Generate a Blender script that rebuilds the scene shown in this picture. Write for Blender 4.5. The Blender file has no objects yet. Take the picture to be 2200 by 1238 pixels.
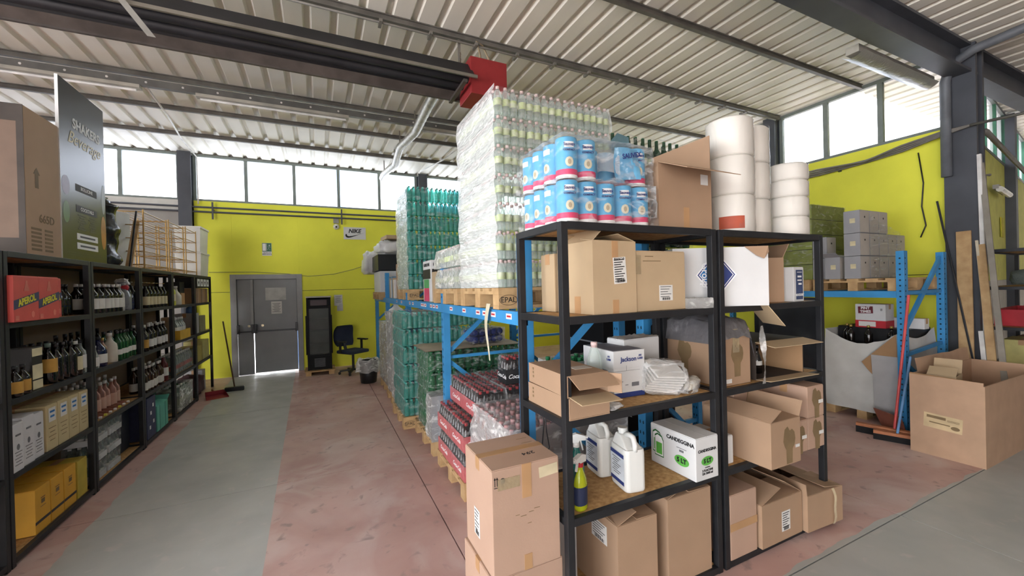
import bpy, bmesh, math, random
from mathutils import Vector, Matrix, noise
R = math.radians
random.seed(7)
S = bpy.context.scene
COL = S.collection

# ---------------------------------------------------------------- camera
cd = bpy.data.cameras.new('camera'); cam = bpy.data.objects.new('camera', cd); COL.objects.link(cam)
cd.sensor_width = 36.0; cd.lens = 870.0 / 2200.0 * 36.0; cd.clip_start = .05; cd.clip_end = 200
RIGHT = Vector((0.90212, -0.43074, -0.02462)).normalized()
BACK = Vector((-0.43082, -0.90243, 0.00480)); BACK = (BACK - RIGHT * BACK.dot(RIGHT)).normalized()
UP = BACK.cross(RIGHT)
cam.matrix_world = Matrix(((RIGHT.x, UP.x, BACK.x, 0), (RIGHT.y, UP.y, BACK.y, 0), (RIGHT.z, UP.z, BACK.z, 1.70), (0, 0, 0, 1)))
S.camera = cam

# ---------------------------------------------------------------- sky and exposure
S.view_settings.view_transform = 'Standard'; S.view_settings.look = 'None'
S.view_settings.gamma = 1.0; S.view_settings.use_curve_mapping = False
S.view_settings.exposure = 2.3
S.cycles.max_bounces = 8; S.cycles.diffuse_bounces = 4; S.cycles.glossy_bounces = 3
S.cycles.transmission_bounces = 4; S.cycles.transparent_max_bounces = 24
S.cycles.caustics_reflective = False; S.cycles.caustics_refractive = False
S.cycles.sample_clamp_indirect = 6.0
W = bpy.data.worlds.new('sky'); S.world = W; W.use_nodes = True
nt = W.node_tree; nt.nodes.clear()
wo = nt.nodes.new('ShaderNodeOutputWorld'); wb = nt.nodes.new('ShaderNodeBackground')
tc = nt.nodes.new('ShaderNodeTexCoord'); wn = nt.nodes.new('ShaderNodeTexNoise'); wr = nt.nodes.new('ShaderNodeValToRGB')
wn.inputs['Scale'].default_value = 6.0; wn.inputs['Detail'].default_value = 5.0
wr.color_ramp.elements[0].position = .38; wr.color_ramp.elements[0].color = (.07, .15, .33, 1)
wr.color_ramp.elements[1].position = .50; wr.color_ramp.elements[1].color = (1.0, .98, .955, 1)
nt.links.new(tc.outputs['Generated'], wn.inputs['Vector']); nt.links.new(wn.outputs['Fac'], wr.inputs['Fac'])
nt.links.new(wr.outputs['Color'], wb.inputs['Color']); nt.links.new(wb.outputs['Background'], wo.inputs['Surface'])
wb.inputs['Strength'].default_value = 3.4

def portal(name, loc, rot, sx, sy):
    l = bpy.data.lights.new(name, 'AREA'); l.shape = 'RECTANGLE'; l.size = sx; l.size_y = sy
    l.cycles.is_portal = True
    o = bpy.data.objects.new(name, l); COL.objects.link(o); o.location = loc; o.rotation_euler = rot
portal('daylight_portal', (.55, 9.98, 3.99), (R(-90), 0, 0), 13.1, .95)
portal('daylight_portal', (7.30, 5.9, 3.99), (R(90), 0, R(90)), 7.6, .95)
portal('daylight_portal', (-6.15, 1.9, 3.99), (R(90), 0, R(-90)), 15.6, .95)
portal('daylight_portal', (-6.15, -1.2, 1.6), (R(90), 0, R(-90)), 7.6, 3.2)
portal('daylight_portal', (-3.0, -6.15, 1.5), (R(90), 0, 0), 2.0, 3.0)

for k in (2, 4): portal('daylight_portal', (-7.25 + k, -2.15, 4.52), (0, 0, 0), 1.0, 6.0)  # portals for the added roof lights

# ---------------------------------------------------------------- materials
def lin(c):
    f = lambda u: u / 12.92 if u <= .04045 else ((u + .055) / 1.055) ** 2.4
    c = c.lstrip('#'); return tuple(f(int(c[i:i + 2], 16) / 255) for i in (0, 2, 4)) + (1,)
MAT = {}
def mat(name, col, rough=.6, metal=0., var=.12, scale=6., bump=0., bscale=40., spec=.4, stretch=None, col2=None):
    if name in MAT: return MAT[name]
    m = bpy.data.materials.new(name); m.use_nodes = True; MAT[name] = m
    t = m.node_tree; p = t.nodes['Principled BSDF']
    p.inputs['Roughness'].default_value = rough; p.inputs['Metallic'].default_value = metal
    p.inputs['Specular IOR Level'].default_value = spec
    c = lin(col)
    tcn = t.nodes.new('ShaderNodeTexCoord'); mp = t.nodes.new('ShaderNodeMapping')
    t.links.new(tcn.outputs['Object'], mp.inputs['Vector'])
    if stretch: mp.inputs['Scale'].default_value = stretch
    n = t.nodes.new('ShaderNodeTexNoise'); n.inputs['Scale'].default_value = scale; n.inputs['Detail'].default_value = 6
    t.links.new(mp.outputs['Vector'], n.inputs['Vector'])
    r = t.nodes.new('ShaderNodeValToRGB')
    d = lin(col2) if col2 else tuple(max(0, x * (1 - 2 * var)) for x in c[:3]) + (1,)
    u = c if col2 else tuple(min(1, x * (1 + var)) for x in c[:3]) + (1,)
    r.color_ramp.elements[0].position = .3; r.color_ramp.elements[0].color = d
    r.color_ramp.elements[1].position = .7; r.color_ramp.elements[1].color = u
    t.links.new(n.outputs['Fac'], r.inputs['Fac']); t.links.new(r.outputs['Color'], p.inputs['Base Color'])
    if bump:
        n2 = t.nodes.new('ShaderNodeTexNoise'); n2.inputs['Scale'].default_value = bscale; n2.inputs['Detail'].default_value = 4
        t.links.new(mp.outputs['Vector'], n2.inputs['Vector'])
        b = t.nodes.new('ShaderNodeBump'); b.inputs['Strength'].default_value = bump; b.inputs['Distance'].default_value = .01
        t.links.new(n2.outputs['Fac'], b.inputs['Height']); t.links.new(b.outputs['Normal'], p.inputs['Normal'])
    return m
def clear_mat(name, tint, base, opacity=.35, rough=.08, streak=0., sscale=14., stretch=(1, 1, 1), bump=.3, bscale=30.):
    """see-through plastic, glass or wrapping film: a share of the light passes, the rest meets a glossy skin"""
    if name in MAT: return MAT[name]
    m = bpy.data.materials.new(name); m.use_nodes = True; MAT[name] = m
    t = m.node_tree; p = t.nodes['Principled BSDF']; out = t.nodes['Material Output']
    p.inputs['Base Color'].default_value = lin(base); p.inputs['Roughness'].default_value = rough; p.inputs['Specular IOR Level'].default_value = .7
    tr = t.nodes.new('ShaderNodeBsdfTransparent'); tr.inputs['Color'].default_value = lin(tint)
    mx = t.nodes.new('ShaderNodeMixShader')
    tcn = t.nodes.new('ShaderNodeTexCoord'); mp = t.nodes.new('ShaderNodeMapping'); mp.inputs['Scale'].default_value = stretch
    t.links.new(tcn.outputs['Object'], mp.inputs['Vector'])
    lw = t.nodes.new('ShaderNodeLayerWeight'); lw.inputs['Blend'].default_value = .25
    a = t.nodes.new('ShaderNodeMath'); a.operation = 'MULTIPLY_ADD'; a.inputs[1].default_value = .45; a.inputs[2].default_value = opacity; a.use_clamp = True
    t.links.new(lw.outputs['Fresnel'], a.inputs[0]); last = a
    n = t.nodes.new('ShaderNodeTexNoise'); n.inputs['Scale'].default_value = sscale; n.inputs['Detail'].default_value = 3; n.inputs['Distortion'].default_value = 1.0
    t.links.new(mp.outputs['Vector'], n.inputs['Vector'])
    if streak:  # film wrinkles as whiter streaks, their highlights painted into the opacity
        r = t.nodes.new('ShaderNodeValToRGB'); r.color_ramp.elements[0].position = .52; r.color_ramp.elements[1].position = .66
        r.color_ramp.elements[0].color = (0, 0, 0, 1); r.color_ramp.elements[1].color = (1, 1, 1, 1)
        t.links.new(n.outputs['Fac'], r.inputs['Fac'])
        s = t.nodes.new('ShaderNodeMath'); s.operation = 'MULTIPLY_ADD'; s.inputs[1].default_value = streak; s.use_clamp = True
        t.links.new(r.outputs['Color'], s.inputs[0]); t.links.new(a.outputs[0], s.inputs[2]); last = s
    if bump:
        n2 = t.nodes.new('ShaderNodeTexNoise'); n2.inputs['Scale'].default_value = bscale; n2.inputs['Detail'].default_value = 2
        t.links.new(mp.outputs['Vector'], n2.inputs['Vector'])
        b = t.nodes.new('ShaderNodeBump'); b.inputs['Strength'].default_value = bump; b.inputs['Distance'].default_value = .02
        t.links.new(n2.outputs['Fac'], b.inputs['Height']); t.links.new(b.outputs['Normal'], p.inputs['Normal'])
    t.links.new(last.outputs[0], mx.inputs['Fac']); t.links.new(tr.outputs[0], mx.inputs[1]); t.links.new(p.outputs[0], mx.inputs[2])
    t.links.new(mx.outputs[0], out.inputs['Surface'])
    return m

# ---------------------------------------------------------------- mesh helpers
class MB:
    def __init__(s): s.v = []; s.f = []; s.m = []; s.sm = []
    def add(s, v, f, mi=0, smooth=False):
        k = len(s.v); s.v += [tuple(p) for p in v]
        for q in f: s.f.append(tuple(i + k for i in q)); s.m.append(mi); s.sm.append(smooth)
        return s
    def box(s, x0, y0, z0, x1, y1, z1, mi=0):
        return s.add([(x0, y0, z0), (x1, y0, z0), (x1, y1, z0), (x0, y1, z0), (x0, y0, z1), (x1, y0, z1), (x1, y1, z1), (x0, y1, z1)],
                     [(0, 3, 2, 1), (4, 5, 6, 7), (0, 1, 5, 4), (1, 2, 6, 5), (2, 3, 7, 6), (3, 0, 4, 7)], mi)
    def bar(s, a, b, w, h, mi=0, up=(0, 0, 1)):
        a = Vector(a); b = Vector(b); d = (b - a).normalized(); u = Vector(up)
        if abs(d.dot(u)) > .98: u = Vector((0, 1, 0))
        x = d.cross(u).normalized(); z = x.cross(d)
        c = [x * (i * w / 2) + z * (j * h / 2) for i, j in ((-1, -1), (1, -1), (1, 1), (-1, 1))]
        return s.add([a + q for q in c] + [b + q for q in c], [(0, 1, 2, 3), (7, 6, 5, 4), (0, 4, 5, 1), (1, 5, 6, 2), (2, 6, 7, 3), (3, 7, 4, 0)], mi)
    def cyl(s, a, b, r0, r1=None, n=12, mi=0, caps=True):
        r1 = r0 if r1 is None else r1; a = Vector(a); b = Vector(b); d = (b - a).normalized()
        x = d.orthogonal().normalized(); y = d.cross(x)
        ring = [x * math.cos(2 * math.pi * i / n) + y * math.sin(2 * math.pi * i / n) for i in range(n)]
        s.add([a + q * r0 for q in ring] + [b + q * r1 for q in ring], [(i, (i + 1) % n, n + (i + 1) % n, n + i) for i in range(n)], mi, True)
        if caps:
            s.add([a + q * r0 for q in ring], [tuple(range(n - 1, -1, -1))], mi); s.add([b + q * r1 for q in ring], [tuple(range(n))], mi)
        return s
    def tube(s, pts, r, n=8, mi=0):
        pts = [Vector(p) for p in pts]; rings = []
        x = (pts[1] - pts[0]).orthogonal().normalized()
        for i, p in enumerate(pts):
            d = (pts[min(i + 1, len(pts) - 1)] - pts[max(i - 1, 0)]).normalized()
            x = (x - d * x.dot(d)).normalized(); y = d.cross(x)
            rr = r[i] if isinstance(r, (list, tuple)) else r
            rings.append([p + (x * math.cos(2 * math.pi * k / n) + y * math.sin(2 * math.pi * k / n)) * rr for k in range(n)])
        v = [q for g in rings for q in g]
        f = [(i * n + k, i * n + (k + 1) % n, (i + 1) * n + (k + 1) % n, (i + 1) * n + k) for i in range(len(pts) - 1) for k in range(n)]
        f += [tuple(range(n - 1, -1, -1)), tuple((len(pts) - 1) * n + k for k in range(n))]
        return s.add(v, f, mi, True)
    def lathe(s, prof, n=12, mi=0, c=(0, 0, 0), mis=None, sx=1., sy=1.):
        v = []; f = []; k = len(prof)
        for r, z in prof:
            v += [(c[0] + sx * r * math.cos(2 * math.pi * i / n), c[1] + sy * r * math.sin(2 * math.pi * i / n), c[2] + z) for i in range(n)]
        for j in range(k - 1):
            fs = [(j * n + i, j * n + (i + 1) % n, (j + 1) * n + (i + 1) % n, (j + 1) * n + i) for i in range(n)]
            if mis is None: f += fs
            else:
                base = len(s.v)
                for q in fs: s.f.append(tuple(base + i for i in q)); s.m.append(mis[j]); s.sm.append(True)
        if mis is not None: s.v += v; return s
        return s.add(v, f, mi, True)
    def grid(s, fn, nu, nv, mi=0, smooth=True):
        v = [fn(i / nu, j / nv) for j in range(nv + 1) for i in range(nu + 1)]
        f = [(j * (nu + 1) + i, j * (nu + 1) + i + 1, (j + 1) * (nu + 1) + i + 1, (j + 1) * (nu + 1) + i) for j in range(nv) for i in range(nu)]
        return s.add(v, f, mi, smooth)
    def prism(s, poly, axis, a, b, mi=0):
        def P(u, w, t): return {'x': (t, u, w), 'y': (u, t, w), 'z': (u, w, t)}[axis]
        n = len(poly); v = [P(u, w, a) for u, w in poly] + [P(u, w, b) for u, w in poly]
        return s.add(v, [tuple(range(n - 1, -1, -1)), tuple(range(n, 2 * n))] + [(i, (i + 1) % n, n + (i + 1) % n, n + i) for i in range(n)], mi)
    def mesh(s, name, mats):
        me = bpy.data.meshes.new(name); me.from_pydata(s.v, [], s.f)
        for m in (mats if isinstance(mats, (list, tuple)) else [mats]): me.materials.append(m)
        me.polygons.foreach_set('material_index', s.m); me.polygons.foreach_set('use_smooth', s.sm)
        me.update(); return me
    def build(s, name, mats, parent=None, bevel=0., **kw):
        me = s.mesh(name, mats)
        bm = bmesh.new(); bm.from_mesh(me)
        if kw.pop('fixn', True): bmesh.ops.recalc_face_normals(bm, faces=bm.faces)
        if bevel: bmesh.ops.bevel(bm, geom=list(bm.edges), offset=bevel, segments=2, affect='EDGES', profile=.6)
        bm.to_mesh(me); bm.free()
        return put(name, me, parent, **kw)
def put(name, me, parent=None, loc=None, rot=None, kind=None, label=None):
    o = bpy.data.objects.new(name, me); COL.objects.link(o); o.parent = parent
    if loc is not None: o.location = loc
    if rot is not None: o.rotation_euler = rot
    if kind: o['kind'] = kind
    if label: o['label'] = label
    return o
def tag(o, label, cat, group=None):
    o['label'] = label; o['category'] = cat
    if group: o['group'] = group
    return o
def thing(name, label, cat, loc=(0, 0, 0), rz=0., group=None):
    o = bpy.data.objects.new(name, None); COL.objects.link(o); o.location = loc; o.rotation_euler = (0, 0, R(rz)); o.empty_display_size = .05
    return tag(o, label, cat, group)
def struct(name, loc=(0, 0, 0)):
    o = bpy.data.objects.new(name, None); COL.objects.link(o); o.location = loc; o['kind'] = 'structure'; o.empty_display_size = .05
    return o
def dup(root, loc, rz=None, label=None, group=None, scale=None):
    r = root.copy(); COL.objects.link(r); r.location = loc
    if rz is not None: r.rotation_euler = (0, 0, R(rz))
    if scale: r.scale = scale
    if label: r['label'] = label
    if group: r['group'] = group
    for ch in list(root.children):
        k = ch.copy(); COL.objects.link(k); k.parent = r
        for g in list(ch.children):
            q = g.copy(); COL.objects.link(q); q.parent = k
    return r
FACE = {'f': (R(90), 0, 0), 'r': (R(90), 0, R(90)), 'l': (R(90), 0, R(-90)), 't': (0, 0, 0), 'b': (R(90), 0, R(180))}
def text(body, size, m, parent, loc, face='f', turn=0., bold=0., shear=0., name='lettering', sx=1.):
    c = bpy.data.curves.new(name, 'FONT'); c.body = body; c.size = size; c.align_x = 'CENTER'; c.align_y = 'CENTER'
    c.offset = bold; c.shear = shear; c.extrude = .0006; c.resolution_u = 3; c.materials.append(m)
    o = bpy.data.objects.new(name, c); COL.objects.link(o); o.parent = parent; o.location = loc
    q = Matrix.Identity(3)
    from mathutils import Euler
    o.rotation_euler = (Euler(FACE[face]).to_matrix() @ Matrix.Rotation(R(turn), 3, 'Z')).to_euler()
    o.scale = (sx, 1, 1)
    return o
def plate(name, m, parent, face, loc, w, h, t=.0012, turn=0.):
    """a thin sticker or panel of width w and height h lying on a face"""
    from mathutils import Euler
    o = MB().box(-w / 2, -h / 2, 0, w / 2, h / 2, t).build(name, m, parent, loc=loc)
    o.rotation_euler = (Euler(FACE[face]).to_matrix() @ Matrix.Rotation(R(turn), 3, 'Z')).to_euler()
    return o
def lines(parent, m, face, rows, name='printed_lines'):
    """small printed bars on a face: rows of (u, v, w, h) around an origin, rows[0] = loc"""
    from mathutils import Euler
    loc, rest = rows[0], rows[1:]
    b = MB()
    for u, v, w, h in rest: b.box(u - w / 2, v - h / 2, 0, u + w / 2, v + h / 2, .0008)
    o = b.build(name, m, parent, loc=loc); o.rotation_euler = Euler(FACE[face]); return o
# ================================================================ THE BUILDING
YELLOW = mat('yellow_wall_paint', '#ECEC4E', .75, var=.06, scale=1.2, bump=.08, bscale=60)
GREYWALL = mat('grey_wall_paint', '#A9A6A0', .8, var=.06, scale=2)
WHITEWALL = mat('white_wall_paint', '#D8D6CE', .8, var=.05)
DARKSTEEL = mat('dark_steel_paint', '#4A4D54', .5, var=.1, scale=3)
FRAME = mat('window_frame_paint', '#7C8580', .5, var=.08)
SHEET = mat('roof_sheet_paint', '#EEEADF', .5, var=.03, scale=1.5, stretch=(3, .4, 1))
PURLIN = mat('purlin_steel', '#6E6B65', .55, .2, var=.15)
BLACKSTEEL = mat('black_steel', '#232427', .5, .1, var=.15, scale=10, bump=.05)
CONDUIT = mat('conduit_grey', '#77736C', .5, var=.1)

# floor: concrete slabs with open joints, red coating with a grey painted lane
def floor_mat():
    m = bpy.data.materials.new('coated_concrete'); m.use_nodes = True
    t = m.node_tree; p = t.nodes['Principled BSDF']; L = t.links
    g = t.nodes.new('ShaderNodeNewGeometry'); sp = t.nodes.new('ShaderNodeSeparateXYZ'); L.new(g.outputs['Position'], sp.inputs[0])
    def M(op, a, b, c=None):
        n = t.nodes.new('ShaderNodeMath'); n.operation = op; n.use_clamp = op in ('MULTIPLY',)
        for i, q in enumerate((a, b, c)):
            if q is None: continue
            if isinstance(q, (int, float)): n.inputs[i].default_value = q
            else: L.new(q, n.inputs[i])
        return n.outputs[0]
    def N(scale, detail=6, dist=0., st=None):
        n = t.nodes.new('ShaderNodeTexNoise'); n.inputs['Scale'].default_value = scale; n.inputs['Detail'].default_value = detail; n.inputs['Distortion'].default_value = dist
        if st:
            mp = t.nodes.new('ShaderNodeMapping'); mp.inputs['Scale'].default_value = st; L.new(g.outputs['Position'], mp.inputs[0]); L.new(mp.outputs[0], n.inputs['Vector'])
        else: L.new(g.outputs['Position'], n.inputs['Vector'])
        return n.outputs['Fac']
    def ramp(f, a, b, ca=(0, 0, 0, 1), cb=(1, 1, 1, 1)):
        r = t.nodes.new('ShaderNodeValToRGB'); r.color_ramp.elements[0].position = a; r.color_ramp.elements[1].position = b
        r.color_ramp.elements[0].color = ca; r.color_ramp.elements[1].color = cb; L.new(f, r.inputs[0]); return r.outputs[0]
    def mix(f, a, b):
        n = t.nodes.new('ShaderNodeMixRGB'); L.new(f, n.inputs[0]) if not isinstance(f, float) else None
        for i, q in ((1, a), (2, b)):
            if isinstance(q, tuple): n.inputs[i].default_value = q
            else: L.new(q, n.inputs[i])
        return n.outputs[0]
    x, y = sp.outputs[0], sp.outputs[1]
    jit = M('MULTIPLY', N(3.0), .10)
    xr = M('ADD', M('MULTIPLY_ADD', y, .020, x), 0.)                    # lane edge drifts a little along its length
    lane = M('MULTIPLY', M('GREATER_THAN', M('ADD', x, jit), -1.53), M('LESS_THAN', xr, -.29))
    lane = M('MULTIPLY', lane, M('GREATER_THAN', y, 1.45))
    cross = M('MULTIPLY', M('LESS_THAN', M('ADD', y, jit), 1.50), M('GREATER_THAN', y, -1.5))
    grey = M('MAXIMUM', lane, cross)
    red = mix(ramp(N(1.3, 8, .6), .35, .65), lin('#B08C84'), lin('#C7A69D'))
    red = mix(ramp(N(1.7, 12, .9), .5, .75), red, lin('#CDBAB3'))
    red = mix(ramp(N(9, 8, .5), .60, .72), red, lin('#9C857E'))
    gr = mix(ramp(N(1.6, 8, .4), .35, .7), lin('#A5A6A2'), lin('#B4B4AF'))
    gr = mix(ramp(N(8, 8, .5), .6, .8), gr, lin('#BDB6B0'))
    c = mix(grey, red, gr)
    L.new(c, p.inputs['Base Color'])
    L.new(ramp(N(5, 6), .3, .7, (.34, .34, .34, 1), (.6, .6, .6, 1)), p.inputs['Roughness'])
    p.inputs['Specular IOR Level'].default_value = .35
    b = t.nodes.new('ShaderNodeBump'); b.inputs['Strength'].default_value = .06; b.inputs['Distance'].default_value = .01
    L.new(N(25, 6), b.inputs['Height']); L.new(b.outputs[0], p.inputs['Normal'])
    return m
FLOORM = floor_mat()
fl = struct('floor')
XS = [-8.2, -5.045, -2.13, .785, 3.70, 6.615, 9.53, 12.5, 17.]; YS = [-14., -6.71, -4.0, -1.29, 1.42, 4.13, 6.84, 9.83]
for i in range(len(XS) - 1):
    for j in range(len(YS) - 1):
        MB().box(XS[i] + .004, YS[j] + .004, -.12, XS[i + 1] - .004, YS[j + 1] - .004, 0).build('floor_slab', FLOORM, fl)
MB().box(-8.2, -14, -.16, 17, 10.2, -.021).build('floor_joint_bed', mat('joint_dark', '#4A403C', .9), fl)

# ceiling: trapezoid roof sheets, one metre wide each, on purlins
ce = struct('ceiling')
prof = []
for k in range(4):
    a = k * .25; prof += [(a, 4.46), (a + .165, 4.46), (a + .185, 4.497), (a + .23, 4.497)]
prof += [(1.0, 4.46)]
shb = MB()
y0, y1 = -6.3, 10.0
n = len(prof)
def sheet(y1): return MB().add([(u, y0, z) for u, z in prof] + [(u, y1, z) for u, z in prof], [(i, i + 1, n + i + 1, n + i) for i in range(n - 1)]).mesh('roof_sheet', SHEET)
shm = sheet(10.0); shs = sheet(3.2); ADDED_SKYL = (2, 4)
def strip(ya, yb, nm, m): return MB().add([(u, ya, z) for u, z in prof] + [(u, yb, z) for u, z in prof], [(i, i + 1, n + i + 1, n + i) for i in range(n - 1)]).mesh(nm, m)
far_ = strip(.9, 10.0, 'roof_sheet', SHEET); fars = strip(.9, 3.2, 'roof_sheet', SHEET); near_ = strip(-6.3, -5.2, 'roof_sheet', SHEET)
lite = strip(-5.2, .9, 'added_rooflight_sheet', clear_mat('added_rooflight_plastic', '#B9BDBD', '#D6D6D2', .35, .4, bump=0))  # unseen roof lights, added to bring more daylight onto floor and ceiling
for k in range(25):
    L_ = (-7.75 + k, 0, 0)
    if k in ADDED_SKYL: put('roof_sheet', far_ if k < 15 else fars, ce, loc=L_); put('roof_sheet', near_, ce, loc=L_); put('added_rooflight_sheet', lite, ce, loc=L_)
    else: put('roof_sheet', shm if k < 15 else shs, ce, loc=L_)
MB().box(-8.2, .9, 4.56, 7.3, 10.1, 4.6).box(7.3, .9, 4.56, 17, 3.3, 4.6).build('roof_deck', GREYWALL, ce)
for i, y in enumerate((-4.9, -3.77, -2.64, -1.51, -.38, .8, 3.06, 4.2, 5.33, 6.45, 7.45, 8.6)):
    MB().box(-6.2, y - .022, 4.392, 7.08 if y > 2 else 16.5, y + .022, 4.402).box(-6.2, y - .005, 4.402, 7.08 if y > 2 else 16.5, y + .005, 4.448).box(-6.2, y - .022, 4.448, 7.08 if y > 2 else 16.5, y + .022, 4.458).build('roof_purlin', PURLIN, ce)
# a conduit clipped along one purlin
cp = MB().tube([(-1.0, 4.16, 4.345), (1.2, 4.165, 4.345), (3, 4.16, 4.34), (5, 4.165, 4.345), (6.9, 4.16, 4.345)], .012, 6)
for k in range(12): cp.box(.6 + k * .5, 4.12, 4.33, .63 + k * .5, 4.24, 4.36)
cp.build('conduit', CONDUIT, ce)
# main frame beam across the near end of the bay, on the right-hand column
bm_ = MB().box(-6.2, 1.95, 4.40, 16, 2.15, 4.43).box(-6.2, 2.04, 4.12, 16, 2.06, 4.40).box(-6.2, 1.95, 4.09, 16, 2.15, 4.12)
o = bm_.build('roof_beam', DARKSTEEL); o['kind'] = 'structure'

# back wall: two courses of painted panels with a joint between, a door opening, windows above
wb_ = struct('wall_back')
Z1, ZW, ZT = 1.715, 3.53, 4.45
YB = 9.83
def wpan(x0, x1, z0, z1, m=YELLOW): MB().box(x0, YB, z0, x1, YB + .12, z1).build('wall_panel', m, wb_, bevel=.003)
wpan(-2.17, -1.56, 0, Z1 - .004); wpan(-.37, 7.1, 0, Z1 - .004)
wpan(-2.17, -1.56, Z1 + .004, ZW); wpan(-.37, 7.1, Z1 + .004, ZW); wpan(-1.56, -.37, 2.03, ZW)
wpan(-6.2, -2.38, 0, Z1 - .004, GREYWALL); wpan(-6.2, -2.38, Z1 + .004, ZW - .22, GREYWALL); wpan(-6.2, -2.38, ZW - .215, ZW, WHITEWALL)
MB().box(-1.6, YB + .125, 2.0, -.35, YB + .14, ZW).box(-6.3, YB + .125, 0, -1.6, YB + .14, ZW).box(-.35, YB + .125, 0, 7.1, YB + .14, ZW).build('light_block_backing', GREYWALL, wb_)  # unseen backing, added so the panel joints leak no daylight
def column(x0, x1, y0, y1, z1=4.45):
    # rolled steel section: two flanges and a web
    b = MB()
    if x1 - x0 > y1 - y0 - .001 or True:
        b.box(x0, y0, 0, x1, y0 + .02, z1).box(x0, y1 - .02, 0, x1, y1, z1).box((x0 + x1) / 2 - .02, y0 + .02, 0, (x0 + x1) / 2 + .02, y1 - .02, z1)
    o = b.build('wall_column', DARKSTEEL); o['kind'] = 'structure'; return o
column(-2.38, -2.17, 9.70, 9.95); column(2.22, 2.42, 9.70, 9.95); column(-6.2, -6.0, 9.7, 9.95)
MB().box(-6.3, 9.90, 4.44, 7.3, 9.99, 4.56).build('roof_closure', GREYWALL, wb_)  # strip added to stop daylight leaking in under the roof ribs
# window bands
def glass_mat():
    m = bpy.data.materials.new('frosted_pane'); m.use_nodes = True; t = m.node_tree; L = t.links
    out = t.nodes['Material Output']; t.nodes.remove(t.nodes['Principled BSDF'])
    tr = t.nodes.new('ShaderNodeBsdfTransparent'); tl = t.nodes.new('ShaderNodeBsdfTranslucent'); gl = t.nodes.new('ShaderNodeBsdfGlossy'); gl.inputs['Roughness'].default_value = .15
    tcn = t.nodes.new('ShaderNodeTexCoord'); n = t.nodes.new('ShaderNodeTexNoise'); n.inputs['Scale'].default_value = 22; n.inputs['Detail'].default_value = 8
    r = t.nodes.new('ShaderNodeValToRGB'); r.color_ramp.elements[0].position = .31; r.color_ramp.elements[1].position = .37
    r.color_ramp.elements[0].color = (.55, .53, .5, 1); r.color_ramp.elements[1].color = (.97, .98, 1, 1)
    tr.inputs['Color'].default_value = (.60, .62, .65, 1)
    L.new(tcn.outputs['Object'], n.inputs['Vector']); L.new(n.outputs['Fac'], r.inputs['Fac']); L.new(r.outputs[0], tl.inputs['Color'])
    a = t.nodes.new('ShaderNodeMixShader'); a.inputs[0].default_value = .08; L.new(tr.outputs[0], a.inputs[1]); L.new(tl.outputs[0], a.inputs[2])
    b = t.nodes.new('ShaderNodeMixShader'); b.inputs[0].default_value = .05; L.new(a.outputs[0], b.inputs[1]); L.new(gl.outputs[0], b.inputs[2])
    L.new(b.outputs[0], out.inputs['Surface']); return m
PANE = glass_mat()
wcount = [0]
def window(axis, at, cuts, z0=ZW, z1=ZT, dx=0.):
    """a band of panes along x (axis 'x', at y) or along y (axis 'y', at x); cuts are the mullion lines"""
    wcount[0] += 1; w = struct('window_%d' % wcount[0])
    def B(u0, u1, za, zb, d0, d1):
        return MB().box(u0, at + d0, za, u1, at + d1, zb) if axis == 'x' else MB().box(at + d0, u0, za, at + d1, u1, zb)
    B(cuts[0], cuts[-1], z0, z0 + .04, -.01, .06).build('window_sill', FRAME, w)
    B(cuts[0], cuts[-1], z1 - .05, z1, -.01, .06).build('window_head', FRAME, w)
    for i, c in enumerate(cuts):
        a = c - .03 if 0 < i < len(cuts) - 1 else (c if i == 0 else c - .05); b = a + (.06 if 0 < i < len(cuts) - 1 else .05)
        B(a, b, z0 + .04, z1 - .05, -.005, .055).build('mullion', FRAME, w)
        if i < len(cuts) - 1: B(c + .02, cuts[i + 1] - .02, z0 + .035, z1 - .045, .02, .026).build('pane', PANE, w)
    return w
window('x', YB + .02, [-2.17 + .875 * k for k in range(6)] if True else 0)
window('x', YB + .02, [-6.0, -5.01, -4.135, -3.26, -2.38])
window('x', YB + .02, [2.42 + .936 * k for k in range(6)])
# right wall
wr_ = struct('wall_right'); XR = 7.1
MB().box(XR, 2.2, 0, XR + .12, YB + .1, Z1 - .004).build('wall_panel', YELLOW, wr_); MB().box(XR, 2.2, Z1 + .004, XR + .12, YB + .1, ZW).build('wall_panel', YELLOW, wr_)
MB().box(XR + .125, 2.2, 0, XR + .14, YB + .1, ZW).build('light_block_backing', GREYWALL, wr_)  # same added light-blocking backing for the right wall
def ycol(y0, y1, x0=6.98, x1=7.22):
    o = MB().box(x0, y0, 0, x0 + .02, y1, 4.45).box(x1 - .02, y0, 0, x1, y1, 4.45).box(x0 + .02, (y0 + y1) / 2 - .02, 0, x1 - .02, (y0 + y1) / 2 + .02, 4.45).build('wall_column', DARKSTEEL); o['kind'] = 'structure'
ycol(4.23, 4.42); ycol(7.0, 7.19)
window('y', XR + .02, [2.2, 2.87, 3.545, 4.23]); window('y', XR + .02, [4.42 + .645 * k for k in range(5)]); window('y', XR + .02, [7.19 + .66 * k for k in range(5)])
# corner column with its boxed duct
cb = MB().box(6.98, 1.92, 0, 7.03, 2.2, 4.43).box(7.17, 1.92, 0, 7.22, 2.2, 4.43).box(7.03, 2.03, 0, 7.17, 2.09, 4.43)
o = cb.build('wall_column', DARKSTEEL); o['kind'] = 'structure'
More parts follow.
